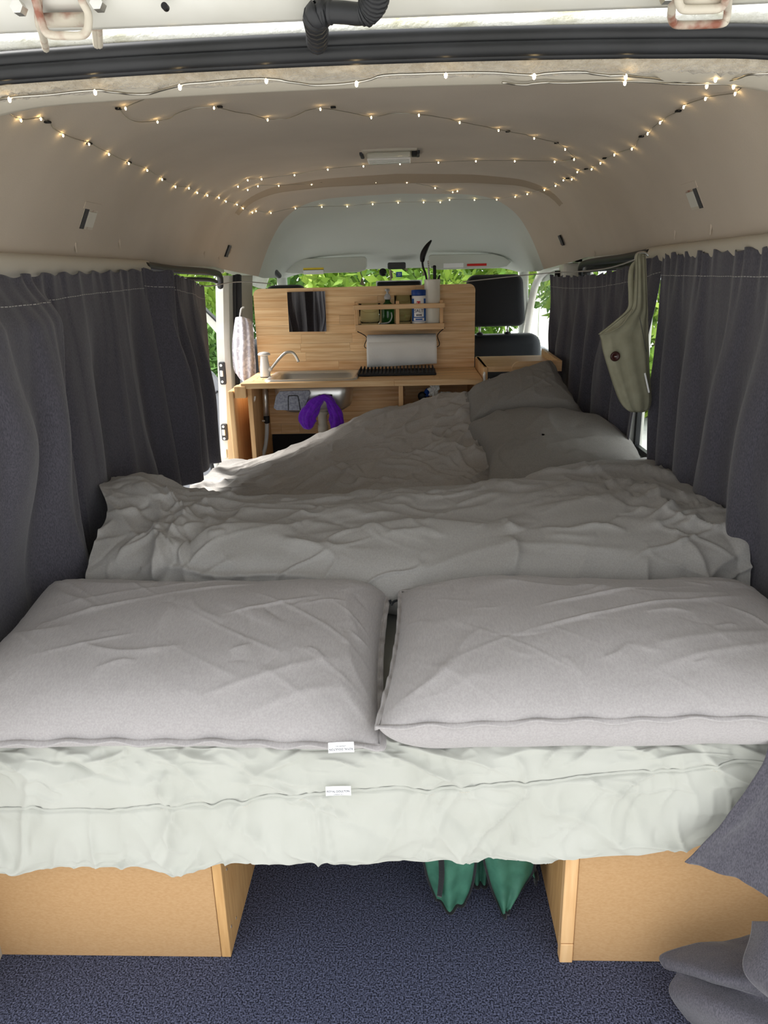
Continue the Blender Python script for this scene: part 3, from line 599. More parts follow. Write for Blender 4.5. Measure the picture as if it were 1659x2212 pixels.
# ---------------------------------------------------------------- near duvet
def px_creases(lst, z):
    o = []
    for (a, b, c, d, amp, w, *r) in lst:
        p0, p1 = at(a, b, z=z), at(c, d, z=z); o.append((p0[0], p0[1], p1[0], p1[1], amp, w, *r))
    return o
nx, nv = 380, 220
xs = np.linspace(WL + .045, WR - .02, nx)
yf = np.interp(xs, [-.8, -.58, -.3, -.03, .275, .5, .72], [1.86, 1.85, 1.87, 1.905, 1.955, 2.09, 2.25])
P = np.zeros((nx, nv, 3))
for i, x in enumerate(xs):
    e = smat(.55, .72, x) * .02; f = yf[i]
    lump = .055 * math.exp(-((x + .70) / .13) ** 2)
    prof = resample([(1.53, .478), (1.462, .50), (1.452, .555), (1.48, .615), (1.56, .648 + e * .2), (1.66, .662 + lump * .6), (f - .14, .668 + lump), (f - .03, .662 + lump * .8), (f + .012, .632), (f + .012, .59), (f - .02, .55)], nv)
    P[i, :, 0] = x; P[i, :, 1:] = prof
P[..., 2] += .012 * np.sin(P[..., 0] * 5 + P[..., 1] * 3) * smat(.5, .62, P[..., 2])
A, B = P[..., 0], P[..., 1] + .6 * np.clip(.62 - P[..., 2], 0, 1) * -1
cr = px_creases([(320, 1180, 640, 1150, .013, .016, 3), (640, 1150, 1120, 1140, .008, .014, 4), (1120, 1150, 1080, 1130, .012, .012), (430, 1120, 620, 1105, .010, .014), (600, 1110, 900, 1095, .010, .016, 3), (700, 1085, 1100, 1080, .008, .014, 3),
                 (250, 1225, 330, 1170, .016, .014), (330, 1170, 420, 1120, .012, .014), (240, 1215, 430, 1165, -.014, .012), (180, 1240, 250, 1215, -.014, .012), (230, 1150, 215, 1060, .014, .014), (260, 1080, 400, 1100, .012, .016), (205, 1110, 230, 1180, .012, .012), (330, 1120, 300, 1200, .010, .012),
                 (440, 1190, 620, 1250, .006, .010), (480, 1180, 560, 1240, .005, .008), (620, 1165, 720, 1180, .006, .007), (550, 1205, 700, 1200, .004, .008), (380, 1205, 440, 1250, .008, .010), (700, 1200, 740, 1250, .003, .008),
                 (1105, 1155, 1120, 1195, .012, .010), (1150, 1125, 1400, 1085, .008, .014, 3), (1110, 1110, 1420, 1050, .008, .014, 3), (1250, 1045, 1330, 1035, .012, .010), (1300, 1030, 1480, 1060, .008, .014), (1400, 1080, 1460, 1140, .012, .014), (1390, 1060, 1520, 1110, .008, .012),
                 (1460, 1165, 1620, 1225, .012, .010), (1480, 1185, 1560, 1240, -.010, .008), (1410, 1180, 1405, 1230, .012, .010), (1500, 1210, 1470, 1245, .010, .010), (1190, 1230, 1270, 1170, .006, .010), (1290, 1160, 1180, 1160, .005, .010), (1520, 1100, 1640, 1180, .010, .014), (1540, 1080, 1600, 1140, -.008, .012), (1360, 1225, 1440, 1240, .010, .008), (1560, 1150, 1640, 1230, -.008, .010),
                 (860, 1140, 868, 1250, .0015, .004), (560, 1075, 760, 1085, .006, .010), (780, 1070, 1000, 1062, .006, .010)], .645)
cr += rand_creases(60, WL, -.45, 1.42, 1.9, .05, .18, .010, .007, seed=12) + rand_creases(50, .45, WR, 1.42, 2.1, .05, .18, .009, .007, seed=13) + rand_creases(70, WL, WR, 1.55, 2.0, .06, .22, .007, .007, ang=.1, spread=.8, seed=14) + rand_creases(60, WL, WR, 1.42, 2.1, .03, .1, .0035, .004, seed=15)
h = 1.25 * crease(A, B, cr) + .012 * fbm(A * 4, B * 6, 31, 2) + .013 * ridged(A, B, .35, .09, .06, 81) * np.clip(.3 + 2 * vnoise(A * 3, B * 5, 82), 0, 1) + .009 * ridged(A, B, .16, .045, .5, 83) * np.clip(.2 + 2.2 * vnoise(A * 5, B * 5, 84), 0, 1) + .008 * ridged(A, B, .14, .04, 2.6, 85) * np.clip(.2 + 2.2 * vnoise(A * 5, B * 5, 86), 0, 1)
h *= smat(0, .08, np.linspace(0, 1, nv))[None, :]
sgn = 1 if np.cross(P[1, 100] - P[0, 100], P[0, 101] - P[0, 100])[2] > 0 else -1
P, _ = displace(P, sgn * h)
P[..., 0] = np.clip(P[..., 0], WL + .035, WR - .01)
xm = WL + .05 + .060 * smat(1.74, 1.60, P[..., 1]); fr_ = smat(-.35, -.75, P[..., 0]); P[..., 0] += fr_ * (xm - WL - .045)
tag(obj('duvet', G().grid(P), 'duvet_cloth', None, True, normals=False), 'rumpled light grey duvet folded across the bed behind the pillows', 'duvet')

# ---------------------------------------------------------------- far cover
nx, ny = 380, 300
xs = np.linspace(WL + .05, WR - .03, nx); ys = np.linspace(1.80, 2.915, ny); A, B = np.meshgrid(xs, ys, indexing='ij')
hx = np.interp(A, [-.66, -.607, -.436, -.27, -.105, .06, .2, .45, .72], [-.03, -.02, .038, .108, .180, .215, .225, .20, .13])
hy = .55 * smat(2.0, 2.55, B) + .45 * smat(2.5, 2.82, B)
Z = .530 + hx * hy - .12 * smat(2.86, 2.915, B) - .06 * smat(-.70, -.77, A) * 0 + .03 * smat(2.0, 1.75, B) * 0
cr = px_creases([(740, 930, 1000, 915, .010, .014, 4), (650, 955, 900, 935, .010, .012), (560, 990, 760, 960, .010, .012), (600, 1010, 820, 985, .012, .014), (800, 960, 960, 950, .010, .010), (930, 985, 960, 945, .010, .010), (700, 975, 730, 955, .010, .008), (860, 1000, 1000, 960, .010, .012), (450, 1040, 620, 1020, .010, .014), (430, 1060, 560, 1050, .012, .014), (640, 1040, 900, 1010, .008, .016), (760, 1030, 860, 1000, .008, .010), (900, 1040, 1050, 1000, .008, .012), (960, 980, 1050, 1010, .008, .008), (840, 890, 1000, 880, .010, .014), (800, 910, 930, 870, .010, .012)], .62)
cr += rand_creases(150, -.75, .35, 2.1, 2.9, .05, .22, .0075, .008, ang=.25, spread=1.1, seed=22) + rand_creases(120, -.75, .5, 1.95, 2.9, .03, .1, .004, .006, seed=23) + rand_creases(40, -.75, .5, 2.2, 2.9, .12, .3, .008, .012, ang=.35, spread=.8, seed=24)
h = 1.3 * crease(A, B, cr) + .014 * fbm(A * 4, B * 4, 51, 2) + .018 * ridged(A, B, .35, .10, .3, 91) * np.clip(.4 + 2 * vnoise(A * 3, B * 5, 92), 0, 1) + .013 * ridged(A, B, .16, .06, .9, 93) * np.clip(.3 + 2.2 * vnoise(A * 5, B * 5, 94), 0, 1) + .012 * ridged(A, B, .14, .05, 2.6, 95) * np.clip(.3 + 2.2 * vnoise(A * 5, B * 5, 96), 0, 1)
P = np.stack([A, B, Z + h * smat(1.8, 2.05, B)], -1)
tag(obj('bed_cover', G().grid(P), 'dark_cloth', None, True, normals=False), 'darker creased grey cover heaped up at the kitchen end of the bed', 'bed cover')
# turned back corner (thick folded layer) lower right of the far pillow
q = [at(1012, 915, z=.70), at(1060, 970, z=.665), at(1066, 1046, z=.655), at(1230, 1040, z=.65), at(1385, 990, z=.65), at(1310, 905, z=.72), at(1150, 880, z=.75)]
n = 120; th = np.linspace(0, 2 * math.pi, 160, endpoint=False); ctr = np.mean(q, 0); loop = resample(np.array(q + [q[0]]), 161)[:-1]
P = np.array([[ctr + (loop[k] - ctr) * r for k in range(160)] for r in np.linspace(0.02, 1.04, 60)])
R = np.linspace(.02, 1.04, 60)[:, None] * np.ones((1, 160))
A, B = P[..., 0], P[..., 1]
cr = px_creases([(1110, 960, 1250, 930, .010, .012), (1150, 990, 1350, 960, .010, .014), (1100, 930, 1220, 905, .012, .012), (1270, 920, 1330, 960, .010, .010), (1200, 1010, 1330, 1000, .006, .014), (1085, 965, 1100, 1035, .006, .006), (1020, 925, 1110, 945, .012, .010), (1180, 945, 1200, 965, .012, .010)], .67)
cr += rand_creases(60, .1, .72, 2.1, 2.75, .04, .14, .006, .008, seed=31)
hh = np.clip(1 - R ** 5, 0, 1) ** .5 * .05 - .05 * smat(1.0, 1.04, R) + crease(A, B, cr) + .012 * fbm(A * 6, B * 6, 61)
P[..., 2] = np.maximum(P[..., 2] - .02, .0) + hh; P[..., 0] = np.minimum(P[..., 0], WR - .02)
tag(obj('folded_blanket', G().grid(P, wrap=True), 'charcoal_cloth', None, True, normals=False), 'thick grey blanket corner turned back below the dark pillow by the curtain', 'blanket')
# far pillow leaning in the corner
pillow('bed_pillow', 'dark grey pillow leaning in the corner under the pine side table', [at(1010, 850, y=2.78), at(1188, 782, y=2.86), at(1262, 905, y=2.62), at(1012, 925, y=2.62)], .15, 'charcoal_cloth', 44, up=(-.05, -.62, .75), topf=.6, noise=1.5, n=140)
# elastic strap between the pillows
tag(obj('elastic_strap', G().tube(resample([at(842, 1296, z=.55), at(846, 1306, z=.54), at(850, 1300, z=.55), at(858, 1297, z=.55)], 12), .003, 6), 'black_fabric', None, True), 'short black elastic strap showing in the gap between the front pillows', 'strap')

# ---------------------------------------------------------------- curtains
def curtain(name, label, fn, nu, nv, stitch_v=.075, solid=.0016, group=None, mat_='curtain', base=None):
    u = np.linspace(0, 1, nu); v = np.linspace(0, 1, nv); U, V = np.meshgrid(u, v, indexing='ij'); P, inn = fn(U, V)
    t = thing(name, label, 'curtain', tuple(P.reshape(-1, 3).min(0) * [0, 0, 1] + P.reshape(-1, 3).mean(0) * [1, 1, 0]), group)
    obj('fabric', G().grid(P), mat_, t, True, solid=solid, normals=False)
    if stitch_v:
        j = int(stitch_v * nv); row = P[:, j] + inn * .0022; g = G()
        for i in range(0, nu - 1):
            if i % 4 == 3: continue
            a, b = row[i], row[i + 1]; g.add([a, b, b + [0, 0, .0017], a + [0, 0, .0017]], [(0, 1, 2, 3)])
        obj('hem_stitch', g, 'stitch', t, normals=False)
    return t
def ruffle(U, V, k, a, seed):
    """gathers: fine at the rod, fading into broad folds below"""
    ph = U * k + .55 * fbm(U * 7, V * 1.2, seed, 2)
    top = np.exp(-V / .09); fine = np.sin(ph * 2 * math.pi * 3 + 3 * vnoise(U * 30, V * 3, seed))
    br = np.sin(ph * 2 * math.pi); br = np.sign(br) * np.abs(br) ** .7
    return a * (smat(.02, .5, V) * .9 + .12) * br + .0045 * top * fine + .004 * fbm(U * 12, V * 3, seed + 5) * smat(0, .3, V)
def c_left_rear(U, V):
    y = .95 + U * 1.305; ztop = np.interp(y, [.95, 1.45, 2.26], [1.215, 1.215, 1.232])
    # broad near swag that overlaps the rear part; edge near y=1.68
    e = np.interp(V, [0, .1, .35, 1], [1.60, 1.59, 1.565, 1.545]); near = smat(.03, -.01, y - e) * smat(.0, .14, V)
    f = ruffle(U, V, 8.2, .017, 3); f2 = ruffle(U, V, 5.2, .020, 4)
    x = WL + .03 + .004 + near * (.052 + .012 * V) + f * (near * .9 + .25) + f2 * (1 - near) * .8 + .05 * smat(.4, 1, V) * smat(1.75, 2.2, y) * .4
    k_ = smat(.35, .85, V) * smat(1.56, 1.40, y); x = x * (1 - k_) + (WL + .010 + .15 * f) * k_
    zb = np.interp(y, [.95, 1.6, 1.8, 2.26], [.485, .485, .55, .55]); z = ztop - V * (ztop - zb) + .004 * np.sin(y * 70) * np.exp(-V / .03)
    yy = y
    return np.stack([x, yy, z], -1), np.array([1, -.1, 0])
curtain('window_curtain', 'dark grey curtain along the left window beside the light grey pillow', c_left_rear, 420, 120)
def c_left_door(U, V):
    y = 2.235 + U * .65; ztop = np.interp(y, [2.23, 2.35, 2.88], [1.236, 1.225, 1.176])
    y = y - .11 * smat(.35, 1, V) * smat(.5, 1, U)
    f = ruffle(U, V, 3.6, .020, 8)
    bulge = .055 * np.sin(np.clip(U, 0, 1) * math.pi) * smat(.1, .7, V) + .05 * smat(.05, .12, U) * smat(.22, .14, U)
    lap = .045 * np.exp(-((U - .62 - .38 * V) / .07) ** 2) * smat(.05, .3, V)
    x = WL + .040 + (.030 * smat(.0, .2, U) + f * .8 + bulge * .7 + lap * .6) * (1 - .97 * smat(.55, .93, U)) - .012 * V * smat(.8, 1, U)
    z = ztop - V * (ztop - .56 - .02 * np.sin(U * 5)) + .004 * np.sin(U * 60) * np.exp(-V / .03)
    return np.stack([x, y, z], -1), np.array([1, -.1, 0])
curtain('window_curtain', 'dark grey curtain drawn back at the edge of the open side doorway', c_left_door, 260, 110)
def c_right_front(U, V):
    y = 2.20 + U * 1.12; ztop = np.interp(U, [0, .12, .5, 1], [1.240, 1.225, 1.20, 1.182]) - .018 * np.sin(U * math.pi)
    f = ruffle(U, V, 6.2, .016, 12); xb = np.interp(U, [0, .25, 1], [WR - .02, WR - .05, .60])
    x = xb - f - .02 * smat(.2, 1, V) * np.sin(U * math.pi) + .03 * V * U
    z = ztop - V * (ztop - .62 - .04 * smat(.1, .4, U) * smat(.9, .5, U)) + .004 * np.sin(U * 90) * np.exp(-V / .03); y2 = y + .15 * V * smat(.3, 0, U)
    return np.stack([x, y2, z], -1), np.array([-1, -.1, 0])
curtain('window_curtain', 'dark grey curtain behind the hanging tote bag', c_right_front, 320, 110, stitch_v=.085)
def c_right_rear(U, V):
    y = 1.0 + U * 1.19; ztop = np.interp(y, [1.0, 1.75, 2.19], [1.232, 1.234, 1.236])
    f = ruffle(U, V, 7.2, .015, 17); near = smat(1.62, 1.50, y - .0 * V) * smat(.1, .8, V)
    x = WR - .026 - f - near * .02
    k_ = smat(.58, .78, V) * smat(1.54, 1.46, y); x = x * (1 - k_) + (WR - .008 - .15 * f) * k_
    z = ztop - V * (ztop - .50) + .004 * np.sin(y * 70) * np.exp(-V / .03); y2 = y - .05 * V * smat(1.9, 2.19, y)
    return np.stack([x, y2, z], -1), np.array([-1, -.1, 0])
curtain('window_curtain', 'dark grey curtain along the right window beside the drooping cornered pillow', c_right_rear, 440, 120)
# curtain end trailing out of the tailgate, over the right storage box
ct = thing('trailing_curtain', 'loose grey curtain end spilling over the right storage box onto the carpet', 'curtain', (.55, .93, 0))
L = resample([at(1672, 1560, y=1.0), at(1648, 1640, y=.985), at(1606, 1715, y=.975), at(1545, 1790, y=.968), at(1478, 1860, y=.96)], 50)
Rr = resample([at(1820, 1560, y=.99), at(1800, 1700, y=.97), at(1770, 1800, y=.95), at(1740, 1900, y=.94), at(1700, 1968, y=.93)], 50)
Bm = resample([at(1478, 1860, y=.96), at(1530, 1876, y=.958), at(1590, 1898, y=.95), at(1640, 1925, y=.94), at(1700, 1968, y=.93)], 50)
s = np.linspace(0, 1, 50)[:, None]; t = np.linspace(0, 1, 50)[None, :]
P = L[:, None, :] * (1 - t[..., None]) + Rr[:, None, :] * t[..., None]
corr = (Bm - P[-1])[None] * (s ** 3)[..., None]; P = P + corr
P[..., 1] -= .014 * np.sin(t * 9 + s * 2) * (.2 + s) * (1 - s ** 3) * smat(0, .15, t) + .006 * fbm(s * 4 + 0 * t, t * 6 + 0 * s, 5)
obj('upper_fold', G().grid(P), 'curtain', ct, True, solid=.0016)
rows = [[at(1625, 2020, y=.985), at(1700, 2000, y=.97), at(1780, 1990, y=.97)],
        [at(1560, 2036, y=.985), at(1680, 2040, y=.95), at(1800, 2040, y=.95)],
        [at(1495, 2040, y=.985), at(1640, 2070, y=.93), at(1790, 2090, y=.93)],
        [at(1428, 2060, y=.985), at(1580, 2110, y=.90), at(1780, 2130, y=.90)],
        [at(1436, 2090, y=.97), at(1570, 2130, y=.90), at(1760, 2170, y=.88)],
        [at(1462, 2100, y=.955), at(1560, 2128, y=.91), at(1740, 2200, y=.86)],
        [at(1446, 2132, y=.945), at(1555, 2165, y=.88), at(1730, 2230, y=.84)],
        [at(1452, 2160, y=.935), at(1560, 2200, y=.87), at(1720, 2260, y=.83)],
        [at(1490, 2212, y=.93), at(1580, 2250, y=.87), at(1720, 2300, y=.83)],
        [at(1530, 2260, y=.92), at(1600, 2290, y=.87), at(1720, 2340, y=.83)]]
P = np.array([resample(r, 40) for r in rows]); P = np.array([resample(P[:, j], 80) for j in range(40)]).transpose(1, 0, 2)
P[..., 2] += .006 * fbm(P[..., 0] * 14, P[..., 1] * 14, 3); P[..., 2] = np.maximum(P[..., 2], .004)
obj('lower_fold', G().grid(P), 'curtain', ct, True, solid=.0016)
P = np.array([resample([at(1625 + 8 * math.sin(k), 1990 + 24 * k, y=.93 - .012 * k), at(1680, 1990 + 25 * k, y=.89 - .010 * k), at(1780, 1985 + 26 * k, y=.9 - .01 * k)], 24) for k in np.linspace(0, 8, 40)])
e = np.linspace(0, 1, 40); P[:, :, 0] += (-.03 * np.sin(e * math.pi) + .04 * e)[:, None] * np.linspace(1, 0, 24)[None]
obj('front_fold', G().grid(P), 'curtain', ct, True, solid=.0016)

# ---------------------------------------------------------------- hanging tote bag
tb = thing('tote_bag', 'sage green cotton tote bag hanging from the roof rail', 'bag', tuple(at(1370, 888, y=2.100)))
rows = [(548, 1376, 1392), (556, 1372, 1395), (580, 1372, 1396), (620, 1370, 1397), (655, 1367, 1398), (672, 1360, 1399), (690, 1338, 1399), (706, 1318, 1400), (722, 1297, 1400), (735, 1299, 1400), (760, 1303, 1401), (800, 1315, 1402), (840, 1328, 1405), (865, 1338, 1406), (880, 1348, 1402), (888, 1358, 1394), (890, 1366, 1386)]
P = []
K = 40
for (py, l, r) in resample(np.array([(a, b, c) for a, b, c in rows], float), 70):
    a, b = at(l, py, y=2.100), at(r, py, y=2.140); c = (a + b) / 2; w = np.linalg.norm(b - a) / 2
    d = np.interp(py, [548, 600, 680, 730, 850, 885, 890], [.006, .010, .016, .030, .034, .022, .006]); ring = []
    for k in range(K):
        an = 2 * math.pi * k / K; p = c + (b - a) / 2 * math.cos(an) * (abs(math.cos(an)) ** -.15 if abs(math.cos(an)) > .05 else 1) + np.array([0, -1, 0]) * d * math.sin(an)
        p = p + np.array([0, -1, 0]) * .003 * math.sin(an * 9 + py * .008) * (1 if py > 560 else .3); ring.append(p)
    P.append(ring)
obj('body', G().grid(np.array(P), wrap=True), 'tote', tb, True)
st = resample([at(1388, 552, y=2.120), at(1366, 572, y=2.110), at(1360, 600, y=2.100), at(1361, 640, y=2.100), at(1358, 668, y=2.100), at(1330, 695, y=2.100), at(1296, 722, y=2.100)], 40)
obj('strap', G().grid(np.stack([st + [-.004, .0, 0], st + [.012, .006, .004]], 1)), 'tote', tb, True, solid=.003)
lp = resample([at(1296, 723, y=2.085), at(1320, 716, y=2.075), at(1345, 700, y=2.072), at(1366, 668, y=2.078)], 24)
obj('rim', G().tube(lp, .0035, 8, flat=.5), 'tote', tb, True)
p = at(1329, 770, y=2.072); bt = obj('button', G().lathe([(.0125, .004), (.0135, 0), (.011, -.004), (.008, -.002)], p, 20, 'y'), 'button', tb, True)
obj('button_thread', G().box(p[0] - .003, p[0] + .003, p[1] - .0045, p[1] - .002, p[2] - .001, p[2] + .001), 'stitch', bt)
a, b = at(1393, 806, y=2.092), at(1402, 848, y=2.092); obj('side_tag', G().tube([a, b], .0025, 6), 'tag_cloth', tb)
a, b = at(1382, 686, y=2.095), at(1396, 760, y=2.100); obj('seam', G().tube([a, b], .0008, 5), 'rubber_grey', tb)
tag(obj('rail_hook', G().tube(resample([at(1400, 552, y=2.170), at(1392, 545, y=2.150), at(1376, 548, y=2.130), at(1372, 562, y=2.120)], 14), .003, 6), 'steel', None, True), 'small metal hook under the headliner holding the tote bag', 'hook')

# curtain cords
tag(obj('curtain_cord', G().tube(resample([at(1395, 552, y=2.17), at(1300, 582, y=2.6), at(1184, 590, y=3.32), at(1100, 598, y=3.42), at(1000, 609, y=3.42)], 30), .0022, 6), 'stitch', None, True), 'thin pale cord stretched from the right curtain past the headrest', 'cord')
tag(obj('curtain_cord', G().tube(resample([at(322, 585, y=2.28), at(400, 600, y=2.7), at(442, 618, y=2.9), at(500, 610, y=3.2), at(535, 609, y=3.36), at(585, 613, y=3.5)], 30), .0022, 6), 'stitch', None, True), 'thin pale cord stretched across the open side doorway', 'cord')

# ---------------------------------------------------------------- kitchen unit
KX0, KX1, KY0, KY1, KZ = -.678, .282, 2.935, 3.335, .803
cab = thing('kitchen_cabinet', 'open pine kitchen cabinet under the sink worktop', 'cabinet', (-.2, 3.1, 0))
obj('side_panel', G().box(KX0 + .022, KX0 + .040, KY0 + .01, KY1 - .01, .0, KZ - .022, .001, 1), 'pine_upright', cab)
obj('side_panel', G().box(KX1 - .034, KX1 - .016, KY0 + .015, KY1 - .01, .0, KZ - .022, .001, 1), 'pine_upright', cab)
dvx = at(866, 850, y=2.96)[0]
obj('divider', G().box(dvx - .009, dvx + .009, KY0 + .02, KY1 - .06, .35, KZ - .022, .001, 1), 'pine_upright', cab)
zb = .525; z = zb; k = 0
while z < KZ - .03:                                  # back panel of glued staves
    z1 = min(z + .048, KZ - .022); xa = KX0 + .041; cuts = sorted([xa + .92 * random.random() for _ in range(2)])
    for a, b in zip([xa] + cuts, cuts + [KX1 - .035]):
        if b - a > .03: obj('back_stave', G().box(a, b - .0006, KY1 - .05, KY1 - .034 + random.uniform(0, .0004), z, z1 - .0006), 'pine', cab)
    z = z1
obj('shelf', G().box(KX0 + .041, KX1 - .035, KY0 + .05, KY1 - .05, .33, .345), 'pine_plain', cab)
hk = lambda pts: resample(pts, 20)
obj('dark_backing', G().box(KX0 + .041, KX1 - .035, KY1 - .03, KY1 - .024, .0, .52), 'black_fabric', cab)
# worktop and splashback from staves
wt = thing('worktop', 'pine kitchen worktop with the stainless sink let into it', 'worktop', (-.2, 3.1, KZ - .022))
SX0, SX1, SY0, SY1 = -.575, -.235, 2.985, 3.262       # sink cut-out
def wstave(a, b, y0, y1): obj('stave', G().box(a, b, y0, y1 - .0005, KZ - .022, KZ - random.uniform(0, .0003), .0012 if b - a > .01 else 0, 1), 'pine', wt)
rows = [KY0, SY0, 3.03, 3.075, 3.12, 3.165, 3.21, SY1, 3.30, KY1]
for i, (y0, y1) in enumerate(zip(rows[:-1], rows[1:])):
    spans = [(KX0, KX1)] if (y1 <= SY0 + .001 or y0 >= SY1 - .001) else [(KX0, SX0), (SX1, KX1)]
    for a, b in spans:
        c = a + (b - a) * random.uniform(.35, .7)
        for q0, q1 in ((a, c), (c, b)): wstave(q0, q1 - .0005, y0, y1)
bs = thing('splashback', 'upright pine splashback board with rounded top corners behind the sink', 'splashback', (-.2, KY1, KZ))
z0, z1 = KZ, 1.156; X0, X1 = KX0 - .004, KX1; nr = 9; hgt = (z1 - z0) / nr; rc = .028
for r in range(nr):
    a, b = z0 + r * hgt, z0 + (r + 1) * hgt - .0005; cuts = [X0]
    x = X0 + random.uniform(.12, .42)
    while x < X1 - .1: cuts.append(x); x += random.uniform(.2, .5)
    cuts.append(X1)
    for i, (c, d) in enumerate(zip(cuts[:-1], cuts[1:])):
        d -= .0005; poly = [(c, a), (d, a), (d, b), (c, b)]
        if r == nr - 1:
            poly = [(c, a), (d, a)]
            poly += [(X1 - rc + rc * math.cos(t), z1 - rc + rc * math.sin(t)) for t in np.linspace(0, math.pi / 2, 8)] if i == len(cuts) - 2 else [(d, b)]
            poly += [(X0 + rc + rc * math.cos(t), z1 - rc + rc * math.sin(t)) for t in np.linspace(math.pi / 2, math.pi, 8)] if i == 0 else [(c, b)]
        obj('stave', G().prism(poly, KY1 - random.uniform(0, .0003), KY1 + .018), 'pine', bs)
# folded table leaf outside the left side
lf = thing('folding_table_leaf', 'pine table leaf hanging folded down on the cabinet side by the doorway', 'table leaf', (KX0 - .02, 3.0, .3))
P0 = at(500, 838, y=2.93); obj('board', G().box(KX0 - .052, KX0 - .030, KY0 - .01, KY1, .28, .775, .004), 'pine_upright', lf)
obj('batten', G().box(KX0 - .028, KX0 + .020, KY0 - .004, KY0 + .05, .745, .792, .003), 'pine_upright', lf)
# sink
sk = thing('kitchen_sink', 'stainless steel drop-in sink set in the pine worktop', 'sink', (-.4, 3.12, .66))
def rrect(x0, x1, y0, y1, r, z, n=6):
    o = []
    for cx_, cy_, a0 in ((x1 - r, y1 - r, 0), (x0 + r, y1 - r, 90), (x0 + r, y0 + r, 180), (x1 - r, y0 + r, 270)):
        for t in np.linspace(0, 90, n): o.append((cx_ + r * math.cos(math.radians(a0 + t)), cy_ + r * math.sin(math.radians(a0 + t)), z))
    return o
L_ = [rrect(SX0 - .018, SX1 + .018, SY0 - .018, SY1 + .016, .03, KZ), rrect(SX0 - .016, SX1 + .016, SY0 - .016, SY1 + .014, .03, KZ + .005), rrect(SX0 + .004, SX1 - .004, SY0 + .004, SY1 - .004, .04, KZ + .006), rrect(SX0 + .010, SX1 - .010, SY0 + .010, SY1 - .010, .045, KZ - .004), rrect(SX0 + .02, SX1 - .02, SY0 + .018, SY1 - .018, .05, .69), rrect(SX0 + .05, SX1 - .05, SY0 + .05, SY1 - .05, .05, .668), rrect(SX0 + .14, SX1 - .14, SY0 + .11, SY1 - .11, .02, .665)]
obj('rim', G().grid(np.array(L_[:4]), wrap=True), 'steel', sk, True); obj('basin', G().grid(np.array(L_[3:]), wrap=True), 'steel', sk, True, solid=.002)
g = G().lathe([(.03, 0), (.03, -.012), (.02, -.02), (.018, -.06), (.022, -.062), (.022, -.09), (.014, -.095), (.014, -.3)], ((SX0 + SX1) / 2 + .03, 3.08, .664), 18); obj('drain_pipe', g, 'smooth_trim', sk, True)
tr_ = at(748, 808, z=KZ); obj('rim_clip', G().box(SX1 + .006, SX1 + .016, SY0, SY1 - .03, KZ + .005, KZ + .009, .001, 1), 'rusty_paint', sk)
# faucet
f0 = at(574, 811, z=KZ); fy = 3.12; f0 = np.array([at(572, 790, y=fy)[0], fy, KZ]); fa = thing('pump_faucet', 'white pump tap with curved chrome spout beside the sink', 'faucet', tuple(f0))
obj('pump_body', G().lathe([(.020, 0), (.021, .004), (.0215, .02), (.020, .045), (.0175, .062), (.0155, .082), (.0155, .088)], f0, 24), 'white_plastic', fa, True)
obj('pump_cap', G().lathe([(.012, .088), (.026, .092), (.026, .097), (.020, .102), (.004, .105)], f0, 24), 'white_plastic', fa, True)
obj('base_ring', G().lathe([(.0225, 0), (.0225, .003)], f0, 20), 'rubber', fa)
sp = resample([at(576, 800, y=fy), at(586, 795, y=fy - .005), at(603, 775, y=fy - .01), at(617, 762, y=fy - .012), at(630, 761, y=fy - .014), at(638, 768, y=fy - .015), at(645, 782, y=fy - .016)], 30)
obj('spout', G().tube(sp, .0058, 12), 'steel', fa, True)
obj('spout_socket', G().tube(sp[:6], [.012, .012, .011, .010, .009, .008], 12), 'white_plastic', fa, True)
q0 = at(572, 832, y=fy - .04); hz = thing('water_hose', 'chrome pump pipe and clear hose hanging below the worktop', 'hose', tuple(at(585, 980, y=fy)))
obj('pump_pipe', G().tube([(q0[0], fy - .04, KZ - .023), (at(575, 898, y=fy - .04))], .0115, 14), 'steel', hz, True)
a = at(575.5, 898, y=fy - .04); obj('hose_clamp', G().lathe([(.0095, 0), (.0125, -.003), (.0125, -.028), (.0095, -.032)], a, 14), 'black_plastic', hz, True)
obj('clamp_screw', G().lathe([(.004, -.006), (.004, .006)], a + [-.012, -.008, -.02], 8, 'x'), 'steel', hz)
obj('clear_tube', G().tube(resample([a + [0, 0, -.03], at(576, 940, y=fy - .04), at(573, 965, y=fy - .045), at(566, 990, y=fy - .05), at(560, 1010, y=fy - .05)], 20), .0085, 12), 'clear_hose', hz, True)
# wall hooks
def hook(label, pts, plate, y):
    t = thing('adhesive_hook', label, 'hook', tuple(at(*plate, y=y)))
    p = at(*plate, y=y); obj('plate', G().box(p[0] - .004, p[0] + .004, p[1] - .012, p[1] + .012, p[2] - .022, p[2] + .022, .002, 1), 'white_plastic', t)
    obj('prong', G().tube(resample([at(a, b, y=y - .012) for a, b in pts], 16), np.linspace(.0055, .0035, 16), 8), 'white_plastic', t, True)
hook('white adhesive hook inside the cabinet near the chrome hose', [(540, 845), (540, 862), (543, 869), (549, 865), (551, 856)], (539, 850), 2.99)
hook('white adhesive hook on the cabinet side below the pine side table', [(1046, 808), (1047, 826), (1052, 833), (1056, 826), (1057, 818)], (1046, 815), 2.96)
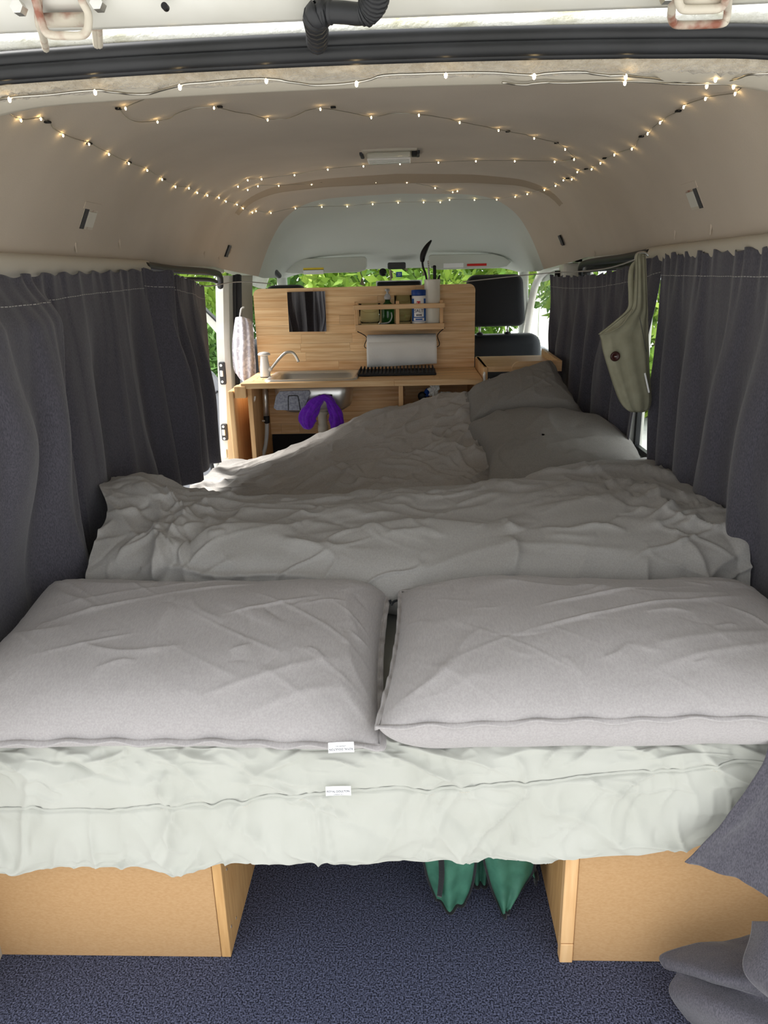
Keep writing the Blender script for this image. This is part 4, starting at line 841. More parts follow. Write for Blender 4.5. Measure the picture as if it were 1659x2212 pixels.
# felt pad in wire holder, on the sink front
sh = thing('sponge_holder', 'black wire holder with grey felt pad stuck to the sink front', 'sponge holder', tuple(at(632, 888, y=2.985)))
pp = [at(a, b, y=2.975) for a, b in ((605, 845), (668, 843), (670, 850), (657, 882), (650, 886), (598, 885), (592, 880), (597, 855))]
obj('felt_pad', G().prism([(p[0], p[2]) for p in pp], 2.966, 2.982), 'felt', sh)
obj('wire_frame', G().tube(resample([at(a, b, y=2.957) for a, b in ((623, 886), (623, 858), (627, 855), (640, 855), (644, 858), (649, 886))], 30), .0017, 6), 'black_plastic', sh, True)
# purple cloth on black hook
ph = thing('cloth_clip', 'black square clip on the sink front above the purple cloth', 'hook', tuple(at(702, 868, y=2.985)))
a, b = at(687, 853, y=2.985), at(718, 866, y=2.985); obj('plate', G().box(a[0], b[0], 2.978, 2.996, b[2], a[2], .003), 'black_plastic', ph)
obj('prong', G().tube(resample([at(702, 862, y=2.975), at(702, 858, y=2.950), at(702, 852, y=2.945)], 8), .003, 6), 'black_plastic', ph, True)
pc = thing('dish_cloth', 'purple cloth looped over the black clip below the sink', 'cloth', tuple(at(700, 935, y=2.96)))
ctl = resample([at(a, b, y=yy) for a, b, yy in ((668, 928, 2.955), (664, 905, 2.95), (676, 880, 2.95), (694, 861, 2.95), (708, 861, 2.95), (719, 880, 2.955), (727, 905, 2.96), (722, 932, 2.965))], 60)
wd = np.interp(np.linspace(0, 1, 60), [0, .12, .3, .45, .55, .7, .88, 1], [.012, .031, .025, .014, .013, .018, .026, .012])
T = np.gradient(ctl, axis=0); T /= np.linalg.norm(T, axis=1)[:, None]; Nn = np.cross(T, [0, 1, 0]); P = []
for i in range(60):
    ring = []
    for k in range(36):
        an = 2 * math.pi * k / 36; rr = 1 + .22 * math.sin(an * 4 + i * .16) + .10 * math.sin(an * 9 - i * .4); e = .25 if i in (0, 59) else .7 if i in (1, 58) else 1
        ring.append(ctl[i] + (Nn[i] * math.cos(an) * wd[i] + np.array([0, 1, 0]) * math.sin(an) * .012) * rr * e)
    P.append(ring)
obj('towelling', G().grid(np.array(P), wrap=True), 'purple', pc, True)
# towel on the pillar
tw = thing('hand_towel', 'pale lilac patterned towel hanging beside the splashback', 'towel', tuple(at(525, 820, y=3.33)))
rows = [((509, 686), (522, 684), (540, 690)), ((506, 705), (524, 700), (546, 708)), ((502, 745), (526, 740), (549, 750)), ((503, 775), (525, 780), (552, 790)), ((506, 800), (526, 812), (552, 810)), ((516, 812), (528, 826), (550, 822))]
P = np.array([resample([at(a, b, y=yy) for (a, b), yy in zip(r, (3.34, 3.29, 3.32))], 40) for r in rows]); P = np.array([resample(P[:, j], 50) for j in range(40)])
P[..., 1] += .008 * np.sin(np.linspace(0, 22, 40))[:, None] * np.linspace(.5, 1, 50)[None, :]
obj('fabric', G().grid(P), 'towel', tw, True, solid=.004)
obj('hanging_loop', G().tube(resample([at(518, 690, y=3.33), at(521, 668, y=3.34), at(527, 664, y=3.35)], 8), .004, 6), 'white_plastic', tw, True)
# mirror
a, b = at(620, 632, y=KY1 - .004), at(705, 717, y=KY1 - .004); mr_ = thing('wall_mirror', 'small frameless square mirror on the pine splashback', 'mirror', tuple(((a + b) / 2)))
V = [at(620, 631, y=KY1 - .0042), at(702, 629, y=KY1 - .0085), at(705, 716, y=KY1 - .0085), at(625, 717, y=KY1 - .0042)]
obj('glass', G().add(V, [(0, 1, 2, 3)]), 'mirror', mr_); V2 = [v + np.array([0, .0035, 0]) for v in V]
obj('backing', G().add(V + V2, [(0, 1, 5, 4), (1, 2, 6, 5), (2, 3, 7, 6), (3, 0, 4, 7), (4, 5, 6, 7)]), 'steel', mr_)
# spice rack
ry0, ry1 = 3.215, KY1; zL, zR = at(765, 706, y=ry0)[2], at(962, 702, y=ry0)[2]; xa, xb = at(767, 700, y=ry0)[0], at(960, 700, y=ry0)[0]; zs = (zL + zR) / 2
rk = thing('spice_rack', 'small pine rail shelf fixed to the splashback holding jars', 'shelf', ((xa + xb) / 2, 3.28, zs - .014))
obj('shelf_board', G().box(xa, xb, ry0 + .004, ry1, zs - .004, zs + .004), 'black_plastic', rk)
obj('front_board', G().box(xa, xb, ry0 - .006, ry0 + .006, zs - .017, zs + .008, .002), 'pine_plain', rk)
zr = at(860, 662, y=ry0)[2]
for x in (xa + .006, (xa + xb) / 2 - .008, xb - .012): obj('post', G().box(x - .0075, x + .0075, ry0 + .007, ry0 + .018, zs + .004, zr + .022, .0015, 1), 'pine_upright', rk)
g = G(); obj('front_rail', G().box(xa - .006, xb + .002, ry0 - .008, ry0 + .006, zr - .010, zr + .010, .003), 'pine_plain', rk)
for x in (xa + .003, xb - .010): obj('end_rail', G().box(x - .006, x + .006, ry0 + .019, ry1, zr - .010, zr + .010, .002), 'pine_plain', rk); obj('end_rail', G().box(x - .006, x + .006, ry0 + .007, ry1, zs - .017, zs + .003, .002), 'pine_plain', rk)
sz = zs + .0045
# jars and bottles on the rack
x = at(799, 690, y=3.27)[0]
jr = thing('glass_bowl', 'wide clear glass tumbler at the end of the spice rack', 'glass', (x, 3.27, sz)); obj('bowl', G().lathe([(.030, .0), (.040, .002), (.045, .02), (.047, .088), (.0445, .088), (.042, .02), (.036, .008), (.004, .007)], (x, 3.27, sz), 32, cap=False), 'clear_glass', jr, True)
x = at(838, 690, y=3.285)[0]
so = thing('soap_bottle', 'green glass pump bottle on the spice rack', 'bottle', (x, 3.285, sz)); obj('bottle', G().lathe([(.026, 0), (.028, .004), (.028, .06), (.022, .082), (.012, .092), (.011, .102)], (x, 3.285, sz), 24), 'green_glass', so, True)
obj('pump_cap', G().lathe([(.014, .102), (.015, .112), (.010, .122), (.005, .126), (.005, .134), (.010, .138), (.009, .146)], (x, 3.285, sz), 20), 'clear_hose', so, True)
obj('pump_nozzle', G().tube([(x, 3.285, sz + .14), (x - .0, 3.262, sz + .142), (x, 3.255, sz + .135)], .004, 8), 'clear_hose', so, True)
obj('cable_loop', G().tube(resample([(x - .03, 3.25, sz + .005), (x + .005, 3.235, sz + .01), (x + .018, 3.235, sz + .03), (x + .016, 3.24, sz + .05)], 14), .003, 6), 'clear_hose', so, True)
x = at(872, 690, y=3.28)[0]
gl = thing('drinking_glass', 'tall ribbed drinking glass beside the salt container', 'glass', (x, 3.28, sz)); obj('bowl', G().lathe([(.026, .0), (.032, .003), (.037, .05), (.0395, .118), (.0375, .118), (.034, .05), (.028, .010), (.004, .009)], (x, 3.28, sz), 16, cap=False), 'clear_glass', gl, True)
x = at(905, 690, y=3.255)[0]; sl = thing('salt_container', 'white salt container with blue cap and label', 'salt container', (x, 3.255, sz))
obj('bottle', G().lathe([(.026, 0), (.030, .004), (.030, .112), (.027, .118)], (x, 3.255, sz), 28), 'white_plastic', sl, True)
obj('cap', G().lathe([(.031, .116), (.0315, .120), (.0315, .136), (.030, .139), (.004, .140)], (x, 3.255, sz), 28), 'blue_plastic', sl, True)
def on_cyl(parent, name, a0, a1, z0_, z1_, m, r=.0304):
    g = G(); P = np.array([[(x + r * math.sin(a), 3.255 - r * math.cos(a), sz + zz) for zz in (z0_, z1_)] for a in np.linspace(a0, a1, 12)]); return obj(name, g.grid(P), m, parent, True)
lb = on_cyl(sl, 'label_band', -1.3, 1.3, .012, .104, 'blue_ink'); on_cyl(lb, 'label_panel', -.72, .72, .030, .104, 'white_plastic', .0307); on_cyl(lb, 'red_mark', -.30, .2, .072, .094, 'red_ink', .0309); on_cyl(lb, 'label_foot', -.8, .8, .014, .026, 'white_plastic', .0306); on_cyl(lb, 'blue_dots', -.5, .5, .017, .023, 'blue_ink', .0309)
text('lettering', 'H', .018, 'white_plastic', lb, (x - .001, 3.255 - .0314, sz + .083), (1, 0, 0), (0, 0, 1)); text('lettering', 'SALT', .0175, 'ink', lb, (x, 3.255 - .0312, sz + .054), (1, 0, 0), (0, 0, 1))
g = G(); 
for dx_ in (-.008, 0, .008): g.box(x + dx_ - .0025, x + dx_ + .0025, 3.255 - .0312, 3.255 - .0306, sz + .034, sz + .041)
obj('small_print', g, 'ink', lb)
x = at(934, 690, y=3.262)[0]; uc = thing('utensil_crock', 'tall cream ceramic crock holding kitchen utensils', 'crock', (x, 3.262, sz))
obj('crock', G().lathe([(.030, 0), (.0335, .004), (.0335, .172), (.0345, .176), (.0335, .180), (.029, .180), (.0285, .01), (.003, .008)], (x, 3.262, sz), 32, cap=False), 'cream_ceramic', uc, True)
uy = 3.262
ld = thing('ladle', 'black plastic serving spoon standing in the crock', 'serving spoon', (x, uy, sz + .02))
obj('handle', G().tube(resample([at(928, 660, y=uy), at(921, 600, y=uy), at(914, 578, y=uy), at(912, 562, y=uy)], 20), .0045, 8), 'black_plastic', ld, True)
sp_ = resample([at(912, 566, y=uy - .002), at(914, 550, y=uy - .004), at(922, 533, y=uy - .004), at(932, 519, y=uy)], 26); obj('spoon_bowl', G().tube(sp_, .002 + .0115 * np.sin(np.linspace(.1, 1, 26) ** .8 * math.pi * .97), 14, flat=.9), 'black_plastic', ld, True)
wh = thing('kitchen_thermometer', 'white slotted utensil handle standing in the crock', 'utensil', (x, uy, sz + .02)); obj('handle', G().tube([at(930, 660, y=uy + .004), at(925, 563, y=uy + .004)], .0078, 10, flat=.5), 'white_plastic', wh, True)
g = G()
for k in range(9): p = at(925.4 + k * .4, 570 + k * 3.6, y=uy - .003); g.box(p[0] - .003, p[0] + .003, p[1] - .003, p[1] + .001, p[2] - .0009, p[2] + .0009)
obj('scale_marks', g, 'rubber_grey', wh)
kn = thing('kitchen_knife', 'black utensil handle with rounded end in the crock', 'utensil', (x, uy, sz + .02)); obj('handle', G().tube(resample([at(939, 660, y=uy), at(939, 600, y=uy), at(938.5, 580, y=uy), at(938.5, 573, y=uy)], 14), [.007] * 12 + [.006, .003], 10), 'black_plastic', kn, True)
obj('cross_guard', G().tube([at(931, 577, y=uy), at(939, 577, y=uy)], .0012, 6), 'black_plastic', kn)
sm = thing('small_spatula', 'short black utensil tip leaning in the crock', 'utensil', (x, uy, sz + .02)); obj('handle', G().tube([at(944, 660, y=uy), at(946, 606, y=uy), at(950, 594, y=uy)], [.004, .006, .002], 8), 'black_plastic', sm, True)
# paper towel
a, b = at(794, 754, y=3.265), at(942, 748, y=3.265); zc = (a[2] + b[2]) / 2
pt = thing('paper_towel_roll', 'white paper towel roll on a holder under the spice rack', 'paper towel', ((a[0] + b[0]) / 2, 3.265, zc - .058)); L2 = b[0] - a[0]
obj('roll', G().lathe([(.02, 0), (.053, 0), (.0555, .003), (.0555, L2 - .003), (.053, L2), (.02, L2)], (a[0], 3.265, zc + .002), 40, 'x', cap=False), 'paper', pt, True)
P = np.array([[(xx, 3.265 - .0565 - .003 * math.sin(xx * 60) * (1 if zz < 0 else 0), zc + zz - .006 * (xx - a[0]) / L2 * 0) for zz in (.03, .0, -.03, -.064 - .012 * (a[0] + L2 - xx) / L2 * 1)] for xx in np.linspace(a[0] - .001, a[0] + L2 + .001, 30)])
obj('loose_sheet', G().grid(P), 'paper', pt, True, solid=.0008)
obj('wire_holder', G().tube(resample([at(772, 716, y=3.25), at(792, 729, y=3.262), (a[0] - .004, 3.265, zc), (a[0] + L2 / 2, 3.265, zc), (a[0] + L2 + .004, 3.265, zc), at(945, 724, y=3.262), at(961, 708, y=3.25)], 40), .0018, 6), 'black_plastic', pt, True)
# black drying mat with pegs
a, b = at(776, 806, z=KZ), at(938, 800, z=KZ); mx0, mx1, my0, my1 = a[0] - .004, b[0] + .004, 3.07, 3.235
dm = thing('drying_mat', 'black rubber dish drying mat with rows of pegs on the worktop', 'drying mat', ((mx0 + mx1) / 2, 3.15, KZ))
obj('tray', G().box(mx0, mx1, my0, my1, KZ + .0005, KZ + .011, .004), 'black_plastic', dm)
for i in range(21):
    xx = mx0 + .012 + i * (mx1 - mx0 - .024) / 20; g = G().box(xx - .0025, xx + .0025, my0 + .008, my1 - .008, KZ + .011, KZ + .017)
    for j in range(6): yy = my0 + .015 + j * (my1 - my0 - .03) / 5; g.lathe([(.0028, .016), (.0022, .026)], (xx, yy, KZ), 6)
    obj('rib', g, 'black_plastic', dm)
# tissue pack in the cabinet
tp = thing('tissue_pack', 'open tissue pack with crumpled white tissue inside the cabinet', 'tissues', tuple(at(940, 862, y=3.05)))
obj('wrapper', G().tube(resample([at(922, 856, y=3.06), at(922, 846, y=3.06), at(926, 838, y=3.06)], 8), [.012, .014, .010, .012, .010, .008, .006, .003], 8), 'blue_plastic', tp)
def crumple(c, r, seed):
    rg = np.random.default_rng(seed); th_ = np.linspace(0, math.pi, 16); ph_ = np.linspace(0, 2 * math.pi, 24, endpoint=False)
    return np.array([[np.array(c) + np.array(r) * (1 + .35 * rg.normal() * math.sin(t)) * np.array([math.sin(t) * math.cos(f), math.sin(t) * math.sin(f), math.cos(t)]) for f in ph_] for t in th_])
obj('tissue', G().grid(crumple(at(938, 842, y=3.05), (.018, .016, .028), 3), wrap=True), 'paper', tp); obj('tissue', G().grid(crumple(at(962, 852, y=3.05), (.022, .014, .010), 4), wrap=True), 'paper', tp)
tag(obj('cable_roll', G().lathe([(.010, -.012), (.018, -.01), (.018, .01), (.010, .012)], at(912, 856, y=3.06), 16, 'y'), 'black_plastic', None, True), 'small black roll lying beside the tissue pack', 'roll')

# ---------------------------------------------------------------- pine side table by the driver seat
sd2 = thing('side_table', 'pine corner side table with raised lips beside the splashback', 'side table', (.45, 3.1, .82))
zt_ = .845
def q2(px, py, z): return at(px, py, z=z)[:2]
tp_ = [(.292, 2.985), (.30, 2.972), (.33, 2.968), (.585, 2.965), (.592, 3.0), (.592, 3.36), (.29, 3.36)]
obj('top', G().prism(tp_, zt_ - .02, zt_, 'xy'), 'pine_plain', sd2)
yl = 2.965; A0 = at(1105, 800, y=yl)[0]; A1 = at(1212, 790, y=yl)[0]; zu = at(1160, 779, y=yl)[2]
lipp = [(A0, zt_ - .02), (A1, zt_ - .02), (A1, zu)] + [(A0 + .03 + .03 * math.cos(t), zu - .03 + .03 * math.sin(t)) for t in np.linspace(math.pi / 2, math.pi, 7)]
obj('front_lip', G().prism(lipp, yl - .016, yl), 'pine_plain', sd2)
bx0 = at(1167, 760, y=3.33)[0]; zu2 = at(1167, 754, y=3.33)[2]
g = G(); Vv = [(A1 - .014, yl, zt_), (A1, yl, zt_), (A1, yl, zu), (A1 - .014, yl, zu)]; W_ = [(A1 - .014, 3.34, zt_), (A1, 3.34, zt_), (A1, 3.34, zu2), (A1 - .014, 3.34, zu2)]
g.add(Vv + W_, [(0, 1, 2, 3), (4, 7, 6, 5), (0, 4, 5, 1), (1, 5, 6, 2), (2, 6, 7, 3), (3, 7, 4, 0)]); obj('side_lip', g, 'pine_plain', sd2)
obj('bracket', G().box(.285, .303, 2.96, 3.34, .79, zt_ - .0, .002, 1), 'pine_upright', sd2)
g = G(); p0, p1 = at(1050, 852, y=3.2), at(1175, 800, y=3.2); obj('brace', G().tube([p0, p1], .022, 4, flat=.5), 'pine_plain', sd2)
obj('leg', G().box(.575, .60, 3.1, 3.14, .0, zt_ - .02), 'pine_upright', sd2)

# ---------------------------------------------------------------- cab: seats, visors, mirror
def seat(name, label, xc, hz0, hz1, hw):
    t = thing(name, label, 'seat', (xc, 3.85, 0)); bw = .26
    def slab(w0, w1, y0, y1, z0, z1, r, th):
        bm = bmesh.new(); bmesh.ops.create_cube(bm, size=1)
        for v in bm.verts: k = (v.co.z + .5); ww = w0 + (w1 - w0) * k; yo = y0 + (y1 - y0) * k; v.co = (xc + v.co.x * 2 * ww, yo + v.co.y * th, z0 + k * (z1 - z0))
        bmesh.ops.bevel(bm, geom=bm.edges[:], offset=r, segments=5, affect='EDGES', profile=.5); bm.verts.index_update()
        g = G().add([tuple(v.co) for v in bm.verts], [[v.index for v in f.verts] for f in bm.faces]); bm.free(); return g
    obj('backrest', slab(.26, .23, 3.72, 3.84, .25, .905, .05, .14), 'vinyl', t, True)
    obj('headrest', slab(hw, hw * .9, 3.80, 3.84, hz0, hz1, .04, .12), 'black_fabric', t, True)
    for s_ in (-.07, .07): obj('headrest_post', G().tube([(xc + s_, 3.83, .89), (xc + s_, 3.83, hz0 + .02)], .006, 8), 'steel', t, True); obj('post_guide', G().lathe([(.016, 0), (.016, .012), (.012, .016)], (xc + s_, 3.83, .898), 12), 'black_plastic', t, True)
    obj('cushion', slab(.27, .26, 4.05, 4.05, .12, .27, .05, .55), 'vinyl', t, True)
    obj('seat_base', G().box(xc - .22, xc + .22, 3.82, 4.25, -.05, .12, .02), 'black_plastic', t); return t
hx1 = at(1138, 650, y=3.76)[0]
seat('driver_seat', 'black vinyl driver seat with tall fabric headrest beside the splashback', hx1 - .15, .945, 1.19, .15)
seat('passenger_seat', 'black vinyl passenger seat hidden behind the splashback, headrest top showing', at(618, 620, y=3.84)[0], .94, 1.165, .11)
def visor(label, x0, x1, ph0, y, lab, flipc):
    c = thing('sun_visor', label, 'sun visor', ((x0 + x1) / 2, y, 1.25))
    zt2, zb2 = at((ph0[0]), ph0[1], y=y)[2], at(ph0[0], ph0[2], y=y)[2]
    poly = [(x0 + .0, zb2 + .03), (x0 + .02, zb2 + .006), (x0 + .06, zb2), (x1 - .05, zb2), (x1 - .01, zb2 + .01), (x1, zb2 + .03), (x1, zt2 - .012), (x1 - .01, zt2 - .002), (x1 - .03, zt2), (x0 + .10, zt2 - .004), (x0 + .04, zt2 - .02), (x0 + .01, zt2 - .04)]
    if flipc: poly = [(x0 + x1 - a, b) for a, b in poly][::-1]
    n = len(poly); g = G(); ctr = np.mean(poly, 0)
    V = [];
    for (k, d) in ((.93, -.012), (1, -.006), (1, .006), (.93, .012)):
        for a, b in poly: V.append((ctr[0] + (a - ctr[0]) * (1 - (1 - k) * .3), y + d, ctr[1] + (b - ctr[1]) * k))
    f = [(i * n + j, i * n + (j + 1) % n, (i + 1) * n + (j + 1) % n, (i + 1) * n + j) for i in range(3) for j in range(n)] + [tuple(range(n)), tuple(range(4 * n - 1, 3 * n - 1, -1))]
    obj('panel', G().add(V, f), 'cab_liner', c, False)
    for (p0, p1, m, nm) in lab:
        a, b = at(*p0, y=y - .013), at(*p1, y=y - .013); obj(nm, G().box(a[0], b[0], y - .0145, y - .0125, b[2], a[2]), m, c)
    return c
vy = 4.22
visor('grey sun visor with yellow and white warning label', at(606, 575, y=vy)[0], at(793, 575, y=vy)[0], (700, 556, 590), vy, [((655, 579), (699, 583), 'yellow_ink', 'warning_strip'), ((655, 583), (699, 592), 'tag_cloth', 'warning_label')], False)
visor('grey sun visor with red printed label behind the crock', at(925, 565, y=vy)[0], at(1104, 565, y=vy)[0], (1010, 548, 581), vy, [((1009, 570), (1051, 574), 'red_ink', 'warning_strip'), ((958, 569), (1001, 578), 'tag_cloth', 'warning_label')], True)
rv = thing('rear_view_mirror', 'interior mirror with grey mount on the windscreen header', 'mirror', tuple(at(855, 580, y=4.35)))
a = at(857, 575, y=4.3); obj('mount', G().box(a[0] - .05, a[0] + .05, 4.27, 4.33, a[2] - .016, a[2] + .02, .008), 'rubber_grey', rv)
a = at(862, 612, y=4.4); obj('mirror_shell', G().box(a[0] - .125, a[0] + .125, 4.38, 4.42, a[2] - .06, a[2] + .012, .012, 3), 'black_plastic', rv, True); obj('mirror_rim', G().box(a[0] - .13, a[0] + .13, 4.405, 4.41, a[2] - .062, a[2] + .016, .002), 'white_plastic', rv)
a = at(827, 588, y=4.3); tag(obj('windscreen_camera', G().lathe([(.012, -.012), (.020, -.008), (.021, 0), (.012, .01)], a, 18, 'y'), 'black_plastic', None, True), 'small round black knob hanging at the windscreen top', 'knob')
a = at(862, 592, y=4.45); st_ = tag(obj('windscreen_sticker', G().box(a[0] - .017, a[0] + .017, 4.449, 4.451, a[2] - .016, a[2] + .012), 'blue_ink', None), 'small pale blue sticker on the windscreen', 'sticker')
text('lettering', '33', .02, 'tag_cloth', st_, (a[0], 4.4485, a[2] - .002), (1, 0, 0), (0, 0, 1))
gh = thing('grab_handle', 'grey grab handle on the cab pillar beside the sun visor', 'handle', tuple(at(585, 598, y=3.95))); obj('grip', G().tube(resample([at(578, 572, y=3.9), at(590, 582, y=3.95), at(603, 596, y=4.05)], 12), .014, 8), 'rubber_grey', gh, True)

# ---------------------------------------------------------------- dome light
c = hit_roof(842, 331); dl = thing('dome_light', 'rectangular interior dome light on the headliner', 'dome light', tuple(c))
zr0 = float(roof(c[0], c[1])); 
obj('housing', G().box(c[0] - .088, c[0] + .088, c[1] - .075, c[1] + .075, zr0 - .008, zr0 + .006, .006), 'smooth_trim', dl)
obj('lens', G().box(c[0] - .072, c[0] + .068, c[1] - .058, c[1] + .05, zr0 - .030, zr0 - .006, .008, 3), 'lens', dl)
g = G()
for k in range(5): g.box(c[0] - .070, c[0] + .066, c[1] - .0605 + k * .02, c[1] - .0585 + k * .02, zr0 - .0312, zr0 - .026)
obj('lens_rib', g, 'white_plastic', dl)
obj('switch', G().box(c[0] + .070, c[0] + .086, c[1] - .06, c[1] - .03, zr0 - .022, zr0 - .007, .002), 'black_plastic', dl)
for s_ in (-1, 1): obj('end_clip', G().box(c[0] + s_ * .09 - .006, c[0] + s_ * .09 + .006, c[1] - .03, c[1] + .05, zr0 - .012, zr0 + .004, .003), 'rubber_grey', dl)

# ---------------------------------------------------------------- fairy lights
def onhead(px, py):
    r = ray(px, py)
    for t in np.linspace(.90, 1.10, 400) / r[1]:
        p = CAM + r * t; zz = np.interp(p[1], [.93, .955, .975, 1.05], [1.405, 1.409, 1.417, 1.419]) - .45 * max(0, abs(p[0] - XC) - .36) ** 2
        if p[2] >= zz - .003: return p
    return p
def hr(px, py): return hit_roof(px, py, .006)
strands = []
s1 = [(-20, 222), (20, 211), (100, 205), (205, 195), (250, 200), (318, 203), (388, 184), (450, 178), (515, 172), (575, 170), (620, 176), (680, 184), (770, 178), (830, 163), (900, 160), (963, 158), (1050, 157), (1140, 162), (1154, 162), (1200, 157), (1260, 156), (1310, 163), (1352, 163), (1420, 170), (1480, 177), (1546, 168), (1575, 174), (1620, 161), (1700, 157)]
b1 = [(20, 211), (205, 195), (388, 184), (575, 170), (770, 177), (963, 158), (1154, 161), (1352, 162), (1546, 168)]
strands.append((s1, b1, onhead))
s2 = [(1085, 178), (1130, 183), (1175, 178), (1220, 179), (1350, 175), (1440, 180), (1500, 182), (1545, 181), (1585, 183), (1600, 187)]
strands.append((s2, [(1350, 175), (1527, 182), (1585, 183)], onhead))
s3 = [(1600, 187), (1588, 200), (1524, 211), (1477, 229), (1463, 240), (1426, 263), (1399, 287), (1384, 296), (1365, 320), (1327, 333), (1297, 351), (1278, 364), (1247, 370), (1235, 386), (1217, 388), (1200, 400), (1176, 409), (1139, 418), (1113, 424), (1073, 430), (1025, 431), (971, 431), (951, 436), (915, 436), (860, 437), (805, 440), (750, 445), (695, 446), (638, 449), (585, 459), (553, 455), (545, 458), (525, 449), (512, 441), (488, 434), (473, 426), (448, 421), (426, 415), (408, 405), (379, 402), (350, 386), (318, 366), (278, 351), (235, 331), (192, 309), (136, 290), (104, 264), (88, 254), (45, 257), (0, 232), (-40, 215)]
b3 = [(1588, 200), (1524, 211), (1477, 229), (1426, 263), (1399, 287), (1365, 320), (1327, 333), (1297, 351), (1278, 364), (1247, 370), (1235, 386), (1217, 388), (1200, 400), (1176, 409), (1139, 418), (1113, 424), (1073, 430), (1025, 431), (971, 431), (951, 436), (915, 436), (860, 437), (805, 440), (750, 445), (695, 446), (638, 449), (585, 459), (553, 455), (545, 458), (525, 449), (512, 441), (488, 434), (473, 426), (448, 421), (426, 415), (408, 405), (379, 402), (350, 386), (318, 366), (278, 351), (235, 331), (192, 309), (136, 290), (88, 254), (45, 257)]
strands.append((s3, b3, hr))
s4 = [(320, 210), (271, 232), (257, 236), (290, 262), (340, 261), (365, 256), (400, 238), (462, 231), (500, 240), (545, 248), (578, 257), (622, 256), (660, 240), (692, 234), (740, 240), (802, 252), (850, 245), (905, 247), (960, 255), (993, 263), (1040, 272), (1077, 280), (1130, 290), (1154, 297), (1200, 308), (1221, 321), (1240, 343), (1198, 348), (1112, 347), (1028, 347), (947, 350), (864, 353), (785, 358), (708, 365), (636, 377), (565, 386), (535, 388), (514, 402), (518, 410), (535, 409), (557, 401), (602, 400), (673, 397), (743, 394), (812, 392), (879, 393), (940, 405), (978, 414), (988, 412), (955, 416)]
b4 = [(271, 232), (340, 261), (462, 231), (578, 257), (692, 234), (802, 252), (905, 247), (993, 263), (1077, 280), (1154, 297), (1221, 321), (1240, 343), (1198, 348), (1112, 347), (1028, 347), (947, 350), (864, 353), (785, 358), (708, 365), (636, 377), (565, 386), (535, 388), (514, 402), (535, 409), (557, 401), (602, 400), (673, 397), (743, 394), (812, 392), (879, 393), (940, 405), (978, 414), (988, 412)]
strands.append((s4, b4, hr))
fl = thing('fairy_lights', 'string of warm white fairy lights looped across the headliner', 'string lights', tuple(hr(840, 300)))
g = G()
for s, b, fn in strands:
    pts = np.array([fn(*q) for q in s]); pts = resample(pts, len(pts) * 5); pts[:, 0] += .0018 * np.sin(np.arange(len(pts)) * 1.3); g.tube(pts, .0014 if fn is onhead else .0009, 5)
obj('copper_wire', g, 'wire', fl, True)
bm_ = None
for s, b, fn in strands:
    for q in b:
        p = fn(*q) + np.array([0, 0, -.002]); 
        if bm_ is None: first = obj('bulb', G().lathe([(.0004, -.0030), (.0014, -.0022), (.0019, 0), (.0014, .0022), (.0004, .0030)], p, 8), 'led', fl, True); bm_ = first; p_first = p
        else:
            o = first.copy(); COL.objects.link(o); o.parent = fl; o.location = p - p_first
# black tape dabs that hold the string
for q in ((103, 265), (193, 311), (279, 352), (256, 236), (475, 232), (720, 233), (1465, 241), (1385, 296), (1306, 343), (1266, 366), (1226, 386), (1097, 285), (1202, 310), (1238, 344), (693, 394), (354, 388)):
    p = hr(*q); obj('clip', G().box(p[0] - .006, p[0] + .006, p[1] - .004, p[1] + .004, p[2] - .001, p[2] + .003, .001, 1), 'black_plastic', fl)

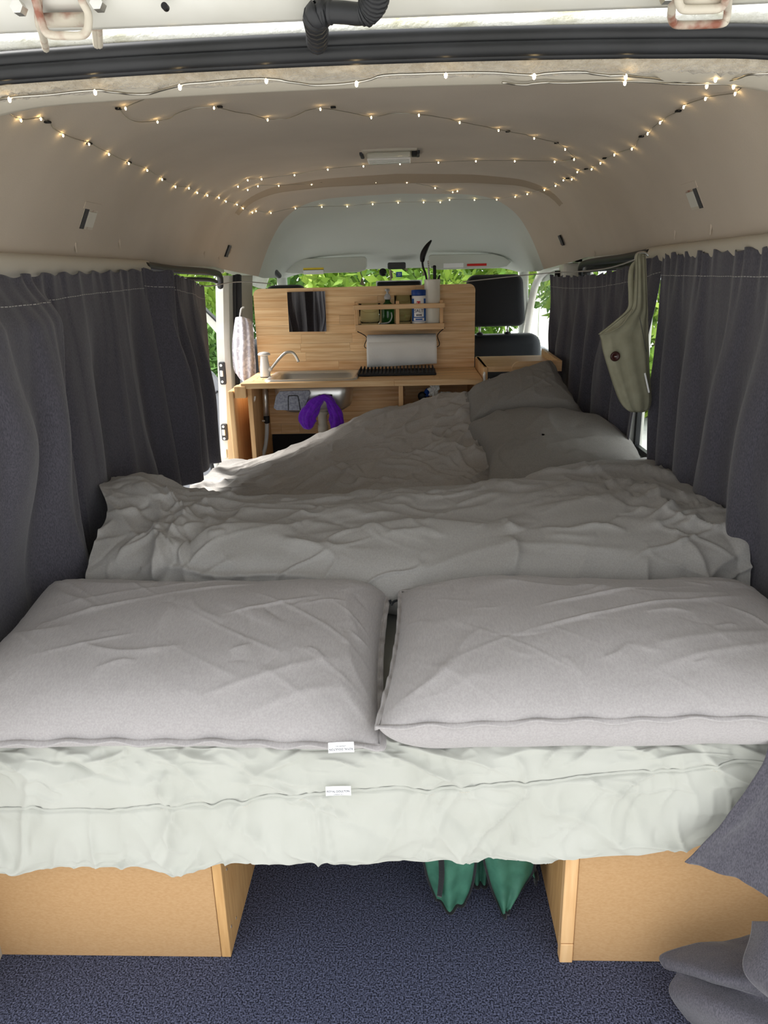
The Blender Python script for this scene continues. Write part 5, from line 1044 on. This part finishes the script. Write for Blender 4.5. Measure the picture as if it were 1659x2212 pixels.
# ---------------------------------------------------------------- green folded bag under the bed
gb = thing('folded_camp_bag', 'green nylon bag with black edging stuffed under the bed', 'bag', (.14, 1.2, 0))
def flap(outline, y0, dy, seed, nm='panel'):
    """outline: left and right pixel rails top->bottom"""
    L, R_ = outline; L = resample([at(a, b, y=y0 + c) for a, b, c in L], 40); R2 = resample([at(a, b, y=y0 + c) for a, b, c in R_], 40); t = np.linspace(0, 1, 30)[None, :, None]
    P = L[:, None] * (1 - t) + R2[:, None] * t; P[..., 1] -= dy * np.sin(t[..., 0] * math.pi) * np.linspace(.4, 1, 40)[:, None] + .006 * fbm(P[..., 0] * 30, P[..., 2] * 20, seed) + .007 * np.sin(t[..., 0] * 13 + seed) * np.linspace(.3, 1, 40)[:, None]
    P[..., 2] = np.maximum(P[..., 2], .004); P[..., 0] = np.minimum(P[..., 0], .243)
    o = obj(nm, G().grid(P), 'green_nylon', gb, True, solid=.0015)
    edge = np.concatenate([P[:, 0], P[-1, 1:], P[::-1, -1][1:]]); obj('black_edging', G().tube(edge + [0, -.002, 0], .0055, 6, flat=.4), 'black_fabric', o, True)
flap(([(908, 1820, 0), (918, 1870, 0), (928, 1905, 0), (942, 1936, 0)], [(1030, 1820, .0), (1024, 1880, .0), (1016, 1915, .0), (1002, 1942, .0)]), 1.165, .03, 2)
flap(([(1010, 1820, .04), (1015, 1870, .04), (1018, 1912, .04)], [(1056, 1820, .04), (1054, 1870, .04), (1050, 1908, .04)]), 1.18, .0, 3)
flap(([(1038, 1820, 0), (1048, 1870, 0), (1062, 1920, 0), (1080, 1964, -.012)], [(1158, 1820, .02), (1152, 1880, .01), (1132, 1918, .0), (1100, 1950, -.010)]), 1.165, .02, 4)
flap(([(1110, 1830, .03), (1130, 1870, .03), (1158, 1885, .03)], [(1156, 1830, .03), (1156, 1870, .03), (1154, 1898, .03)]), 1.17, .01, 5)
obj('strap', G().grid(np.stack([resample([at(946, 1830, y=1.14), at(948, 1890, y=1.135), at(944, 1935, y=1.14)], 20), resample([at(957, 1830, y=1.138), at(960, 1890, y=1.133), at(954, 1938, y=1.138)], 20)], 1)), 'black_fabric', gb, True, solid=.002)
obj('stuffed_body', G().grid(crumple((.08, 1.34, .13), (.12, .12, .12), 8), wrap=True), 'green_nylon', gb, True)
